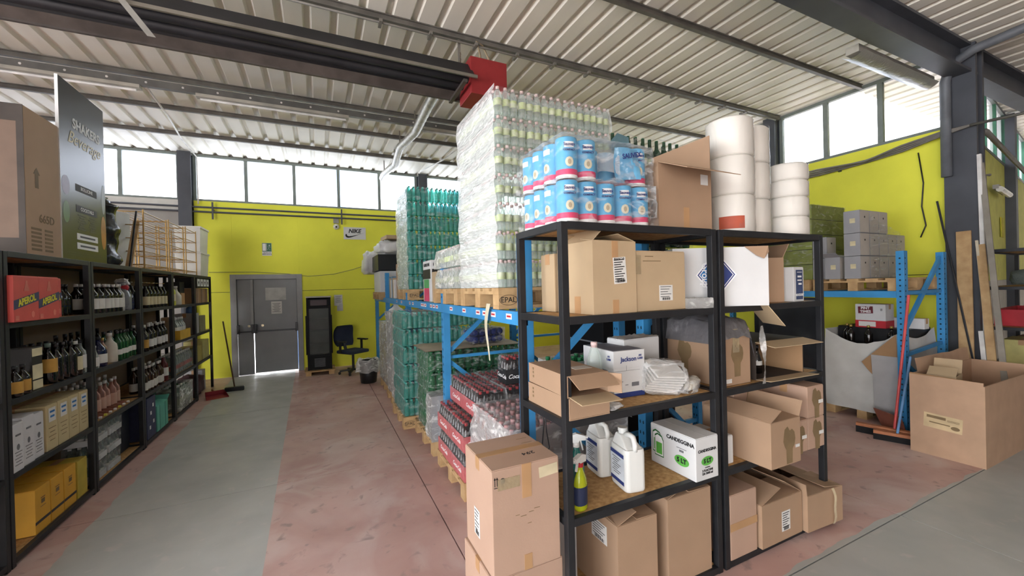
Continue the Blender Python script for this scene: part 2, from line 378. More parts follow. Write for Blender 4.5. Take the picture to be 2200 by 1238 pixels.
# annex beyond the column
an = struct('wall_annex'); ad = Vector((.990, .141, 0)); a0 = Vector((7.22, 2.12, 0)); nn = Vector((.141, -.99, 0))
def abox(t0, t1, z0, z1, d0, d1):
    p = [a0 + ad * t + nn * d for t, d in ((t0, d0), (t1, d0), (t1, d1), (t0, d1))]
    b = MB(); b.add([(q.x, q.y, z0) for q in p] + [(q.x, q.y, z1) for q in p], [(0, 3, 2, 1), (4, 5, 6, 7), (0, 1, 5, 4), (1, 2, 6, 5), (2, 3, 7, 6), (3, 0, 4, 7)]); return b
abox(0, 9, 0, 1.6, -.12, 0).build('wall_panel', WHITEWALL, an); abox(0, 9, 1.604, ZW, -.12, 0).build('wall_panel', mat('pale_yellow_paint', '#E6E680', .75, var=.05), an)
wn_ = struct('window_6')
abox(0, 9, ZW, ZW + .04, -.06, .01).build('window_sill', FRAME, wn_); abox(0, 9, ZT - .05, ZT, -.06, .01).build('window_head', FRAME, wn_)
for k in range(11): abox(k * .85, k * .85 + .05, ZW + .04, ZT - .05, -.06, .01).build('mullion', mat('green_frame', '#4F8A70', .5), wn_)
for k in range(10): abox(k * .85 + .05, k * .85 + .85, ZW + .04, ZT - .05, -.03, -.024).build('pane', PANE, wn_)
abox(3.4, 3.65, 0, 4.4, -.1, .12).build('wall_column', DARKSTEEL, an)
# left wall, and the front wall with an open loading door (out of view; both openings assumed for their daylight)
wl_ = struct('wall_left')
for q in ((-6.2, -5.0, 0, ZW), (2.6, 10, 0, ZW), (-5.0, 2.6, 3.2, ZW)): MB().box(-6.32, q[0], q[2], -6.2, q[1], q[3]).build('wall_panel', WHITEWALL, wl_)
window('y', -6.22, [-6.2 + 1.0 * k for k in range(17)])
wf_ = struct('wall_front')
MB().box(-6.3, -6.32, 0, -4.0, -6.2, 4.45).build('wall_panel', WHITEWALL, wf_); MB().box(-2.0, -6.32, 0, 17, -6.2, 4.45).build('wall_panel', WHITEWALL, wf_); MB().box(-4.0, -6.32, 3.0, -2.0, -6.2, 4.45).build('wall_panel', WHITEWALL, wf_)
we_ = struct('wall_end'); MB().box(16.6, -6.2, 0, 16.72, 4, 4.45).build('wall_panel', WHITEWALL, we_)

# the grey double door with panic bars
DOOR = mat('grey_door_paint', '#8A8C8F', .45, var=.06, scale=3); DOORF = mat('grey_door_frame', '#98999A', .5, var=.06)
d = struct('door_1', (-.965, YB, 0))
MB().box(-.645, -.04, 0, -.54, .12, 2.07).box(.54, -.04, 0, .645, .12, 2.07).box(-.54, -.04, 1.97, .54, .12, 2.07).build('door_frame', DOORF, d, bevel=.004)
MB().box(-.535, .0, .012, -.262, .05, 1.965).build('door_leaf', DOOR, d, bevel=.004)
MB().box(-.248, .0, .035, .535, .05, 1.965).build('door_leaf', DOOR, d, bevel=.004)
MB().box(-.30, -.025, 1.0, -.255, .0, 1.965).build('door_astragal', DOORF, d, bevel=.003)
for x0, x1 in ((-.52, -.27), (-.22, .52)):
    b = MB().bar((x0, -.085, .90), (x1, -.085, .90), .03, .03)
    for x in (x0, x1): b.box(x - .02, -.10, .86, x + .02, .0, 1.04)
    b.build('panic_bar', mat('dark_bar', '#3A3A3D', .4, .3), d)
for x in (-.34, -.10): MB().cyl((x, -.02, 1.01), (x, .0, 1.01), .025, n=10).build('door_knob', mat('brass', '#B0A58A', .3, .8), d)
PAPER = mat('white_paper', '#D9D8D4', .8, var=.03)
INK = mat('grey_ink', '#6F7074', .8); BLACKINK = mat('black_ink', '#1F2022', .7); 
p = MB().box(-.04, -.004, 1.53, .335, .0, 1.79).build('notice', mat('grey_paper', '#C3C3C0', .8), d)
p = MB().box(.06, -.004, 1.24, .255, .0, 1.50).build('notice', PAPER, d)
lines(d, INK, 'f', [(.157, -.0045, 1.37)] + [(0, .09 - .02 * k, .15 - .03 * (k % 3), .008) for k in range(10)])
MB().box(-.545, .055, .93, .545, .075, 2.04).build('door_light_block', DOOR, d)  # strip added behind the leaves to block daylight leaking round their upper part
# threshold of the door, lit by the day outside
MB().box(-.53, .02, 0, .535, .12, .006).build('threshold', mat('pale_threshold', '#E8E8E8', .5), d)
# ================================================================ BUILDERS FOR GOODS
CARD = mat('cardboard', '#A5886E', .8, var=.05, scale=3, bump=.04, bscale=120)
CARD2 = mat('cardboard_light', '#B7A080', .8, var=.05, scale=3, bump=.04, bscale=120)
CARD3 = mat('cardboard_pinkish', '#B29480', .8, var=.04, scale=3, bump=.04, bscale=120)
CARDIN = mat('cardboard_inside', '#A5825F', .9, var=.05)
TAPE = mat('brown_tape', '#B58E66', .35, var=.06); TAPEC = clear_mat('clear_tape', '#F2EAD8', '#D8C8A8', .35, .12)
WHITEBOX = mat('white_board', '#D2D3D3', .6, var=.03); GREYBOX = mat('grey_board', '#A9A8A8', .7, var=.05)
OSB = mat('osb_board', '#CBA470', .8, var=.0, scale=38, bump=.1, bscale=40, col2='#A07848')
WOOD = mat('pallet_wood', '#C9A97C', .85, var=.0, scale=5, bump=.12, stretch=(2, 2, 2), col2='#AD8C62')
NAVY = mat('navy_ink', '#2B3C7A', .6); REDINK = mat('red_ink', '#B92A35', .6); GREENINK = mat('green_ink', '#5FB04A', .6)
BLUEINK = mat('blue_ink', '#2F74B5', .6); YELLOWINK = mat('yellow_ink', '#E3D93A', .6); DARKGREEN = mat('dark_green_ink', '#2C6A35', .6)
BROWNINK = mat('brown_ink', '#7F6A4C', .7); WHITEINK = mat('white_ink', '#EFEFEF', .6, var=.02)
FILM = clear_mat('stretch_film', '#F6F8F8', '#FAFCFB', .22, .14, streak=.6, sscale=7, stretch=(1, 1.2, 3.5), bump=.6, bscale=22)
FILMW = clear_mat('thick_film', '#F0F2F2', '#F1F1EF', .30, .15, streak=.5, sscale=8, stretch=(1, 1, 2), bump=.7, bscale=18)
FILMR = clear_mat('roll_film', '#FAFAFA', '#F6F4F0', .03, .15, streak=.10, sscale=6, stretch=(1, 1, .3), bump=.25, bscale=10)
FILMS = clear_mat('side_wrap', '#FAFBFB', '#F6F8F7', .03, .16, streak=.30, sscale=5, stretch=(1, 1.0, 5.0), bump=.8, bscale=12)
FILML = clear_mat('thin_film', '#FAFAFA', '#F4F6F6', .025, .1, streak=.22, sscale=10, stretch=(1, 1, 2.5), bump=.6, bscale=26)

def carton(name, label, loc, w, d, h, rz=0., m=None, flaps=None, tape=TAPE, cat='box', group=None, fl=None, inside=None, seam='x'):
    """corrugated carton, base centre at loc, front = local -y. flaps: side -> angle from upright, outwards"""
    m = m or CARD; t = thing(name, label, cat, loc, rz, group); W, D = w / 2, d / 2
    if flaps is None:
        MB().box(-W, -D, 0, W, D, h - .004).build('carton_body', m, t, bevel=.004)
        if seam == 'x':
            MB().box(-W + .003, -D + .003, h - .004, W - .003, -.0015, h).build('top_flap', m, t); MB().box(-W + .003, .0015, h - .004, W - .003, D - .003, h).build('top_flap', m, t)
            if tape: MB().box(-W - .001, -.024, h, W + .001, .024, h + .001).box(-W - .0015, -.024, h - .06, -W, .024, h + .001).box(W, -.024, h - .06, W + .0015, .024, h + .001).build('tape', tape, t)
        else:
            MB().box(-W + .003, -D + .003, h - .004, -.0015, D - .003, h).build('top_flap', m, t); MB().box(.0015, -D + .003, h - .004, W - .003, D - .003, h).build('top_flap', m, t)
            if tape: MB().box(-.024, -D - .001, h, .024, D + .001, h + .001).box(-.024, -D - .0015, h - .07, .024, -D, h + .001).build('tape', tape, t)
    else:
        k = .005
        b = MB().box(-W, -D, 0, W, D, k).box(-W, -D, k, W, -D + k, h).box(-W, D - k, k, W, D, h).box(-W, -D + k, k, -W + k, D - k, h).box(W - k, -D + k, k, W, D - k, h)
        b.build('carton_body', m, t)
        for sd, ang in flaps.items():
            L = (fl or {}).get(sd, (d if sd in 'fb' else w) * .5); a = R(ang); n = w if sd in 'fb' else d
            o = MB().box(-n / 2 + .003, -.002, 0, n / 2 - .003, .002, L).build('flap', m, t)
            o.location = {'f': (0, -D + .003, h), 'b': (0, D - .003, h), 'l': (-W + .003, 0, h), 'r': (W - .003, 0, h)}[sd]
            o.rotation_euler = {'f': (a, 0, 0), 'b': (-a, 0, 0), 'l': (0, -a, R(0)), 'r': (0, a, 0)}[sd]
            if sd in 'lr':
                o.rotation_euler = (0, 0, 0); o.matrix_basis = Matrix.Translation(o.location) @ Matrix.Rotation(a if sd == 'r' else -a, 4, 'Y') @ Matrix.Rotation(R(90), 4, 'Z')
    return t
def sticker(t, face, loc, w, h, rows=6, turn=0., m=None, title=None, bars=True, name='label_sticker'):
    s = plate(name, m or PAPER, t, face, loc, w, h, turn=turn)
    b = MB()
    for k in range(rows):
        ww = w * (.8 - .25 * ((k * 7) % 3) / 2); v = h * (.40 - .8 * k / max(1, rows)); b.box(-w * .42, v - h * .018, .0012, -w * .42 + ww, v + h * .018, .0018)
    if bars:
        u = -w * .3
        for k in range(14): b.box(u, -h * .46, .0012, u + w * .012 * (1 + k % 3), -h * .30, .0018); u += w * .045
    b.build('print', BLACKINK, s)
    if title:
        x = text(title, h * .13, BLACKINK, s, (0, h * .43, .002), 't'); 
    return s

# ---- bottles
PROF = {
 'pet': [(0, 0), (.85, .0), (1, .03), (1, .10), (.94, .13), (1, .16), (1, .36), (.95, .39), (1, .43), (1, .60), (.93, .70), (.60, .84), (.40, .90), (.40, .93), (.43, .93), (.43, 1.), (0, 1.)],
 'liquor': [(0, 0), (.95, 0), (1, .02), (1, .58), (.92, .66), (.45, .76), (.34, .82), (.33, .90), (.38, .90), (.38, 1.), (0, 1.)],
 'wine': [(0, 0), (.95, 0), (1, .02), (1, .55), (.85, .65), (.42, .76), (.38, .86), (.38, .98), (.36, 1.), (0, 1.)],
 'squat': [(0, 0), (.95, 0), (1, .03), (1, .50), (.9, .62), (.5, .72), (.33, .80), (.33, .90), (.36, .9), (.36, 1.), (0, 1.)],
 'small': [(0, 0), (.9, .0), (1, .03), (1, .46), (.93, .52), (.5, .74), (.42, .90), (.47, .9), (.47, 1.), (0, 1.)],
}
def bottle_mesh(name, style, r, h, body, cap, lab=None, z=(.18, .5), n=10):
    """one mesh, body, cap and label as material slots, for bottles that show too small for parts"""
    pf = [(a * r, b * h) for a, b in PROF[style]]; k = len(pf)
    b = MB().lathe(pf, n, mis=[1 if pf[j][1] >= .895 * h else 0 for j in range(k - 1)])
    if lab: b.lathe([(r * 1.015, z[0] * h), (r * 1.015, z[1] * h)], n, 2)
    return b.mesh(name, [body, cap] + ([lab] if lab else []))
def bottle(name, label, style, r, h, body, cap, lab=None, z=(.2, .5), loc=(0, 0, 0), group=None, rz=0., n=12, cat='bottle'):
    pf = [(a * r, b * h) for a, b in PROF[style]]; lo = [p for p in pf if p[1] <= .9 * h]; hi = [p for p in pf if p[1] >= .895 * h]
    t = thing(name, label, cat, loc, rz, group)
    MB().lathe(lo, n).build('bottle_body', body, t); MB().lathe([(hi[0][0] * .9, hi[0][1])] + hi, n).build('cap', cap, t)
    if lab: MB().lathe([(r * 1.012, z[0] * h), (r * 1.012, z[1] * h)], n).build('bottle_label', lab, t, fixn=False)
    return t
DARKGLASS = clear_mat('dark_glass', '#1B1512', '#14100E', .75, .06, bump=0); BROWNGLASS = clear_mat('brown_glass', '#5A2E14', '#3A1D0D', .65, .06, bump=0)
GREENGLASS = clear_mat('green_glass', '#3E9A55', '#1E5C33', .5, .05, bump=0); CLEARGLASS = clear_mat('clear_glass', '#E4EAE6', '#C9D2CE', .28, .04, bump=0)
PINKGLASS = clear_mat('rose_glass', '#E0B6A6', '#C79A8C', .35, .05, bump=0); BLUEGLASS = clear_mat('blue_glass', '#1E2A66', '#131B47', .7, .05, bump=0)
PET = clear_mat('clear_pet', '#F2F7F4', '#EAF1ED', .24, .05, bump=0); TEALPET = clear_mat('teal_pet', '#A6E8DF', '#4DBDB1', .36, .06, bump=0)
GREENPET = clear_mat('green_pet', '#63C08A', '#2A8A55', .45, .05, bump=0); BLUEPET = clear_mat('blue_pet', '#5C74C8', '#2C3F92', .5, .06, bump=0)
COLA = clear_mat('cola_fill', '#2A1512', '#2A1815', .8, .06, bump=0)
CREAMLAB = mat('cream_label', '#D9CFA9', .6); WHITELAB = mat('white_label', '#DEDDD8', .6); ORANGELAB = mat('orange_label', '#C79A48', .6)
LIMELAB = mat('lime_label', '#DCE2CF', .5, var=.0, scale=26, col2='#AFC27A'); BLACKCAP = mat('black_cap', '#232326', .4); WHITECAP = mat('white_cap', '#E0DEDA', .4)
PINKCAP = mat('pink_cap', '#E6CBC7', .4); GOLDCAP = mat('gold_cap', '#BFA35A', .35, .6); TEALCAP = mat('teal_cap', '#55BDB2', .4); REDCAP = mat('red_cap', '#B0242C', .4); GREENCAP = mat('green_cap', '#2D7A4D', .4)

def film_shell(nm, parent, x0, x1, y0, y1, z0, z1, m=FILM, amp=.012, top=False, seed=0, taper=0., freq=4.):
    """wrinkled film around a load: four walls (and a top) pushed in and out by noise"""
    per = [(x0, y0), (x1, y0), (x1, y1), (x0, y1)]; nz = max(3, int((z1 - z0) / .07)); b = MB()
    nu = 12
    def P(side, u, v):
        (ax, ay), (bx, by) = per[side], per[(side + 1) % 4]
        x = ax + (bx - ax) * u; y = ay + (by - ay) * u; z = z0 + (z1 - z0) * v
        s = amp * noise.noise((x * freq + seed, y * freq, z * freq * 2)) + amp * .5 * noise.noise((x * 15 + seed, y * 15, z * 20))
        cx, cy = (x0 + x1) / 2, (y0 + y1) / 2; k = 1 - taper * v * v
        dx, dy = x - cx, y - cy; l = math.hypot(dx, dy) or 1
        return (cx + dx * k + dx / l * s, cy + dy * k + dy / l * s, z)
    for s in range(4): b.grid(lambda u, v, s=s: P(s, u, v), nu, nz)
    if top:
        b.grid(lambda u, v: (x0 + (x1 - x0) * (1 - (1 - u) * 1), y0 + (y1 - y0) * v, z1 + amp * .6 * noise.noise((u * 9 + seed, v * 9, 1.))), 14, 14)
    return b.build(nm, m, parent, fixn=False)

def load(name, label, x0, y0, z0, nx, ny, layers, pitch, lh, me, group=None, film=FILM, cat='pallet load', show=('l', 'f'), depth=2, topall=False, part='bottle', maxparts=290, jitter=.004, amp=.012, side=None):
    """wrapped stack of bottles: near corner at (x0, y0); rows along x and y; the rows that show are separate parts, the rest is one stuff mesh"""
    t = thing(name, label, cat, (x0, y0, z0), 0, group); near = []; rest = []
    for k in range(layers):
        for i in range(nx):
            for j in range(ny):
                dd = min(i if 'l' in show else 99, j if 'f' in show else 99, 0 if (topall and k == layers - 1) else 99)
                if dd >= depth: continue
                p = (pitch * (i + .5) + random.uniform(-jitter, jitter), pitch * (j + .5) + random.uniform(-jitter, jitter), k * lh)
                (near if dd == 0 else rest).append(p)
    eye = Vector((-x0, -y0, 1.7 - z0)); near.sort(key=lambda p: (Vector(p) - eye).length)
    rest += near[maxparts:]; near = near[:maxparts]
    for p in near: put(part, me, t, loc=p, rot=(0, 0, random.uniform(0, 6)))
    if rest:
        vs = [tuple(v.co) for v in me.vertices]; fs = [tuple(q.vertices) for q in me.polygons]; ms = [q.material_index for q in me.polygons]
        V = []; F = []; Mi = []
        for p in rest:
            o = len(V); V += [(a + p[0], b + p[1], c + p[2]) for a, b, c in vs]; F += [tuple(i + o for i in q) for q in fs]; Mi += ms
        m2 = bpy.data.meshes.new('inner_bottles'); m2.from_pydata(V, [], F)
        for m in me.materials: m2.materials.append(m)
        m2.polygons.foreach_set('material_index', Mi); m2.polygons.foreach_set('use_smooth', [True] * len(F)); m2.update()
        put('inner_bottles', m2, t, kind='stuff')
    if side: MB().grid(lambda u, v: (-.014 - .012 * noise.noise((v * layers * 3.1, u * 5, 1.)) + .006 * math.cos(v * layers * 2 * math.pi), ny * pitch * u, layers * lh * v), 16, layers * 8).build('stretch_film', side, t, fixn=False)  # aisle-side film, its white streaks stand in for reflected window light
    if film:
        for k in range(layers):
            film_shell('shrink_film', t, -.006, nx * pitch + .006, -.006, ny * pitch + .006, k * lh + .004, (k + 1) * lh - .01, film, amp, seed=k * 3.7, taper=.035)
    return t
def pallet(label, x0, y0, z0, w=1.2, d=.8, group=None, stamp=True, rz=0):
    """timber pallet, long side along x, three bearers across, nine blocks"""
    t = thing('wooden_pallet', label, 'pallet', (x0, y0, z0), rz, group)
    for k in range(3):
        y = (0, d / 2 - .0725, d - .145)[k] if k != 1 else d / 2 - .05
        bw = .10 if k != 1 else .10
        y = (0, d / 2 - .05, d - .10)[k]
        MB().box(0, y, 0, w, y + bw, .022).build('bottom_board', WOOD, t)
        for x in (0, w / 2 - .0725, w - .145): MB().box(x, y, .022, x + .145, y + bw, .10).build('block', WOOD, t, bevel=.003)
    for x in (0, w / 2 - .0725, w - .145): MB().box(x, 0, .10, x + .145, d, .122).build('bearer', WOOD, t)
    for k in range(5): MB().box(0, k * (d - .12) / 4, .122, w, k * (d - .12) / 4 + .12, .144).build('deck_board', WOOD, t)
    if stamp:
        text('EPAL', .052, BLACKINK, t, (.0725, -.002, .061), 'f')
        b = MB()
        for k in range(20):
            a, c = 2 * math.pi * k / 20, 2 * math.pi * (k + 1) / 20
            b.bar((.0725 + .066 * math.cos(a), -.001, .061 + .034 * math.sin(a)), (.0725 + .066 * math.cos(c), -.001, .061 + .034 * math.sin(c)), .002, .005, up=(0, 1, 0))
        b.build('stamp_ring', BLACKINK, t)
    return t
LEVELS = (.04, .585, 1.055, 1.545, 2.0)
def rack(label, loc, rz=0., w=1.06, d=.48, levels=LEVELS, back=None, board=OSB, name='steel_shelving', group=None, topboard=True, h=2.0):
    t = thing(name, label, 'shelving', loc, rz, group); s = .038
    for x in (0, w - s):
        for y in (0, d - s): MB().box(x, y, 0, x + s, y + s, h).build('post', BLACKSTEEL, t, bevel=.003)
    for z in levels:
        za, zb = z - .036, z + .002
        MB().box(s, 0, za, w - s, .03, zb).build('shelf_rail', BLACKSTEEL, t, bevel=.002); MB().box(s, d - .03, za, w - s, d, zb).build('shelf_rail', BLACKSTEEL, t, bevel=.002)
        MB().box(0, s, za, .03, d - s, zb).build('shelf_rail', BLACKSTEEL, t, bevel=.002); MB().box(w - .03, s, za, w, d - s, zb).build('shelf_rail', BLACKSTEEL, t, bevel=.002)
        MB().box(.032, .032, z - .016, w - .032, d - .032, z).build('shelf_board', board, t)
    if back: MB().box(-.004, d + .001, .05, w + .006, d + .008, 1.97).build('back_panel', back, t)
    return t
# ================================================================ FRONT BLACK SHELVING AND WHAT STANDS ON IT
rack('black steel shelving unit with chipboard shelves, near bay holding toilet paper and the bleach carton', (1.03, 1.61, 0))
rack('black steel shelving unit with chipboard shelves, bay under the tall white paper rolls', (2.115, 1.61, 0))
Z0, Z1_, Z2_, Z3_, Z4_ = .042, .587, 1.057, 1.547, 2.004
def blob(nm, m, parent, sx, sy, sz, amp, seed, loc=(0, 0, 0), freq=2.2, n=26, flat=.0):
    b = MB()
    def P(u, v):
        th = u * 2 * math.pi; ph = v * math.pi; x, y, z = math.sin(ph) * math.cos(th), math.sin(ph) * math.sin(th), math.cos(ph)
        f = lambda q: math.copysign(abs(q) ** .6, q)
        k = 1 + amp * noise.noise((x * freq + seed, y * freq, z * freq)) + amp * .4 * noise.noise((x * 7 + seed, y * 7, z * 7))
        return (loc[0] + f(x) * sx * k, loc[1] + f(y) * sy * k, loc[2] + max(-sz * (1 - flat), f(z) * sz * k))
    b.grid(P, n, n // 2); return b.build(nm, m, parent, fixn=False)
# --- top: two shrink packs of toilet paper
TPBLUE = mat('roll_blue', '#5FB0DC', .45, var=.06, scale=14); TPPINK = mat('roll_pink', '#D9406E', .45); TPCREAM = mat('roll_cream', '#E4DCC0', .5)
rm = MB().lathe([(.054, .0), (.0545, .006), (.0545, .018), (.0545, .045), (.0545, .195), (.052, .203), (.02, .203), (.02, .19)], 18, mis=[3, 3, 1, 0, 0, 2, 2]).mesh('paper_roll', [TPBLUE, TPPINK, mat('roll_white', '#ECECEA', .6), mat('roll_white', '#ECECEA', .6)])
def patch(nm, r, a0, a1, z0, z1, m, ell=False, n=8):
    b = MB()
    if ell: b.grid(lambda u, v: (r * math.cos(a0 + (a1 - a0) * (.5 + (u - .5) * math.sqrt(max(.0, 1 - (2 * v - 1) ** 2)))), r * math.sin(a0 + (a1 - a0) * (.5 + (u - .5) * math.sqrt(max(0., 1 - (2 * v - 1) ** 2)))), z0 + (z1 - z0) * v), n, 10)
    else: b.grid(lambda u, v: (r * math.cos(a0 + (a1 - a0) * u), r * math.sin(a0 + (a1 - a0) * u), z0 + (z1 - z0) * v), n, 2)
    return b.mesh(nm, m)
A_ = R(-90)
pm1 = patch('brand_label', .0552, A_ - .45, A_ + .45, .150, .178, WHITEINK); pm2 = patch('emblem', .0552, A_ - .38, A_ + .38, .055, .105, TPCREAM, True); pm3 = patch('emblem_face', .0556, A_ - .16, A_ + .16, .066, .094, mat('roll_face', '#B9A98C', .6), True)
def tp_pack(label, loc, rz, slump, sag=False):
    t = thing('toilet_paper_pack', label, 'toilet paper', loc, rz, 'toilet paper packs')
    for i in range(5):
        for j in range(4):
            if 0 < i < 4 and 0 < j < 3: continue
            if sag and j == 0 and i in (2, 3): continue
            o = put('paper_roll', rm, t, loc=(i * .113 + .056, j * .113 + .056, .0), rot=(0, 0, R(-18) if j == 0 else R(-80)))
            if j == 0 or i == 0:
                put('brand_label', pm1, o); put('emblem', pm2, o); put('emblem_face', pm3, o)
            if j == 0:
                text('Sauvex', .021, NAVY, o, (0, -.0565, .164), 'f', bold=.0006); text('COMPACT', .013, NAVY, o, (0, -.0565, .137), 'f', bold=.0006)
    if sag:
        for i in (2, 3): put('paper_roll', rm, t, loc=(i * .113 + .056, .175, .0), rot=(0, 0, R(-18)))
        MB().grid(lambda u, v: (.345 + .14 * u, -.004 + .03 * (1 - u) + .012 * math.sin(u * 5 + v * 3), .03 + .165 * v), 8, 6).build('printed_film', clear_mat('blue_print_film', '#BFE0F0', '#6FB6DE', .72, .2, bump=.3), t, fixn=False)
        text('SAUVEX', .036, NAVY, t, (.425, -.014, .15), 'f', turn=12, bold=.001)
        MB().grid(lambda u, v: (.24 + .13 * u, .045 + .035 * math.sin(u * 4), .05 + .10 * v + .03 * math.sin(u * 3.1)), 8, 6).build('sagging_film', FILMW, t, fixn=False)
    blob('film_tuft', FILML, t, .05, .16, .08, .4, slump, (.60, .2, .10))
    film_shell('pack_film', t, -.012, .582, -.010, .465, .0, .212, FILML, .016, top=True, seed=slump, taper=.02)
    return t
tp_pack('lower film-wrapped pack of blue toilet rolls at the end of the top shelf', (1.062, 1.63, Z4_), 0, 1.)
tp_pack('upper film-wrapped pack of blue toilet rolls, lying on the other pack', (1.075, 1.645, Z4_ + .215), 1.5, 5., True)
# --- top: open carton
c = carton('open_carton', 'open brown carton with raised flap between toilet paper and white rolls', (1.905, 1.885, Z4_), .42, .46, .36, 0, CARD, {'r': 0, 'f': 113, 'b': 20}, fl={'r': .2, 'f': .21, 'b': .12})
MB().box(-.022, -.2318, .0, .022, -.2305, .12).build('tape', TAPE, c); plate('label_sticker', PAPER, c, 'f', (.15, -.231, .29), .06, .06)
# --- top: jumbo paper rolls, each its own roll in film
ROLLW = mat('tissue_white', '#E6E3DC', .75, var=.03, scale=4, bump=.05, bscale=20)
def jumbo(label, x, y, z, r, h, lab=False):
    t = thing('jumbo_paper_roll', label, 'paper roll', (x, y, z), random.uniform(-20, 20), 'jumbo paper rolls on the top shelf')
    MB().lathe([(.03, .0), (r - .012, 0), (r, .012), (r, h - .014), (r - .014, h), (.03, h), (.03, 0)], 28).build('roll_body', ROLLW, t)
    MB().lathe([(.032, .004), (.030, .004), (.030, h - .003), (.032, h - .003)], 14).build('core', CARDIN, t)
    b = MB(); sd = random.random() * 9
    b.grid(lambda u, v: ((r + .003 + .004 * noise.noise((u * 14 + sd, v * 3, 0))) * math.cos(u * 6.2832), (r + .003 + .004 * noise.noise((u * 14 + sd, v * 3, 0))) * math.sin(u * 6.2832), h * v), 40, 6)
    b.build('roll_film', FILMR, t, fixn=False)
    if lab: put('roll_label', patch('roll_label', r + .004, R(195), R(255), h * .1, h * .42, mat('orange_print', '#B5553C', .6)), t)
    return t
names = ('bottom', 'middle', 'top')
for k in range(3): jumbo('large white jumbo paper roll, %s of the stack beside the open brown carton' % names[k], 2.47, 1.79, Z4_ + k * .247, .140, .245, k == 0)
for k in range(3): jumbo('large white jumbo paper roll, %s of the narrower stack between two roll stacks' % names[k], 2.755, 1.86, Z4_ + k * .25, .132, .248)
nm4 = ('lowest', 'second', 'third', 'topmost')
for k, hh in enumerate((.135, .135, .115, .115)): jumbo('white jumbo paper roll, %s of the four-roll stack at the far end of the shelf' % nm4[k], 3.05, 1.77, Z4_ + (0, .137, .274, .391)[k], .128, hh)
# --- second shelf from the top
c = carton('sealed_carton', 'light brown carton with white address label and lifted flap, behind the corner post', (1.36, 1.79, Z3_), .285, .31, .37, 2, CARD2, {'f': -80, 'b': -62, 'l': -48, 'r': -72}, fl={'f': .1, 'b': .1, 'l': .16, 'r': .12})
sticker(c, 'f', (.03, -.1555, .22), .085, .135, 9, 4, title='BIANCHI'); text('COD. 94236', .013, BLACKINK, c, (.03, -.1578, .165), 'f', turn=4)
MB().box(-.02, -.1566, .24, .02, -.1550, .37).build('tape', TAPE, c); MB().box(-.02, -.1566, 0, .02, -.1550, .07).build('tape', TAPE, c); MB().box(-.1440, -.05, .0, -.1425, 0, .09).build('tape', TAPE, c)
carton('plain_carton', 'plain light carton tucked behind the carton with the long label', (1.35, 2.03, Z3_), .30, .15, .33, 0, CARD2)
c = carton('sealed_carton', 'square light brown carton with white label at its lower corner', (1.695, 1.815, Z3_), .365, .33, .325, 1, CARD2)
sticker(c, 'f', (.03, -.1655, .095), .10, .085, 5); lines(c, BROWNINK, 'f', [(-.07, -.1655, .27), (0, 0, .13, .004), (-.02, .025, .06, .004)])
MB().box(-.1845, -.1662, .20, -.15, -.165, .30).build('tape', TAPEC, c)
# white carton lying askew, torn open at one end
ang = -29.
c = thing('white_carton', 'long white carton with blue diamond emblem lying askew, torn open end', 'box', (2.25, 1.775, Z3_), ang)
L_, D_, H_ = .56, .26, .355
MB().box(-L_ / 2, -D_ / 2, 0, L_ / 2, -D_ / 2 + .005, H_).box(-L_ / 2, D_ / 2 - .005, 0, L_ / 2, D_ / 2, H_).box(-L_ / 2, -D_ / 2 + .005, 0, L_ / 2, D_ / 2 - .005, .005).box(-L_ / 2, -D_ / 2 + .005, H_ - .005, L_ / 2, D_ / 2 - .005, H_).box(-L_ / 2, -D_ / 2 + .005, .005, -L_ / 2 + .005, D_ / 2 - .005, H_ - .005).build('carton_body', WHITEBOX, c)
MB().box(-L_ / 2 + .006, D_ / 2 - .008, .006, L_ / 2 - .001, D_ / 2 - .006, H_ - .006).box(-L_ / 2 + .006, -D_ / 2 + .006, .0055, L_ / 2, D_ / 2 - .008, .008).build('carton_lining', CARDIN, c)
MB().add([(L_ / 2 - .14, -D_ / 2 - .001, H_ + .002), (L_ / 2, -D_ / 2 - .001, H_ + .002), (L_ / 2 + .0, -D_ / 2 - .006, H_ - .035), (L_ / 2 - .04, -D_ / 2 - .03, H_ - .075), (L_ / 2 - .075, -D_ / 2 - .012, H_ - .055)], [(0, 1, 2, 3, 4)]).add([(L_ / 2 - .14, -D_ / 2 - .003, H_ + .002), (L_ / 2, -D_ / 2 - .003, H_ + .002), (L_ / 2, -D_ / 2 - .008, H_ - .035), (L_ / 2 - .04, -D_ / 2 - .033, H_ - .075), (L_ / 2 - .075, -D_ / 2 - .014, H_ - .055)], [(4, 3, 2, 1, 0)]).build('torn_flap', CARD, c, fixn=False)
MB().box(L_ / 2, -.004 + D_ / 2, 0, L_ / 2 + .13, D_ / 2, H_).build('end_flap', CARD, c)
o = MB().box(0, -D_ / 2 + .01, -.004, .16, D_ / 2 - .01, 0).build('end_flap', CARD2, c, loc=(L_ / 2, 0, .0)); o.rotation_euler = (0, R(52), 0)
for q, m_, k in ((1., WHITEINK, .0), (.92, NAVY, .0006), (.85, WHITEINK, .0012), (.80, BLUEINK, .0018)):
    MB().add([(-.025 - .12 * q, -D_ / 2 - .001 - k, .19), (-.025, -D_ / 2 - .001 - k, .19 - .15 * q), (-.025 + .12 * q, -D_ / 2 - .001 - k, .19), (-.025, -D_ / 2 - .001 - k, .19 + .15 * q)], [(0, 1, 2, 3)]).build('diamond_emblem', m_, c, fixn=False)
MB().add([(.0, -D_ / 2 - .0035, .10), (.071, -D_ / 2 - .0035, .19), (.0, -D_ / 2 - .0035, .28), (-.025, -D_ / 2 - .0035, .31), (-.015, -D_ / 2 - .0035, .19), (-.025, -D_ / 2 - .0035, .07)], [(0, 1, 2, 3, 4, 5)]).build('diamond_emblem', NAVY, c, fixn=False)
text('Group', .056, WHITEINK, c, (-.092, -D_ / 2 - .0036, .19), 'f', turn=-90, bold=.001)
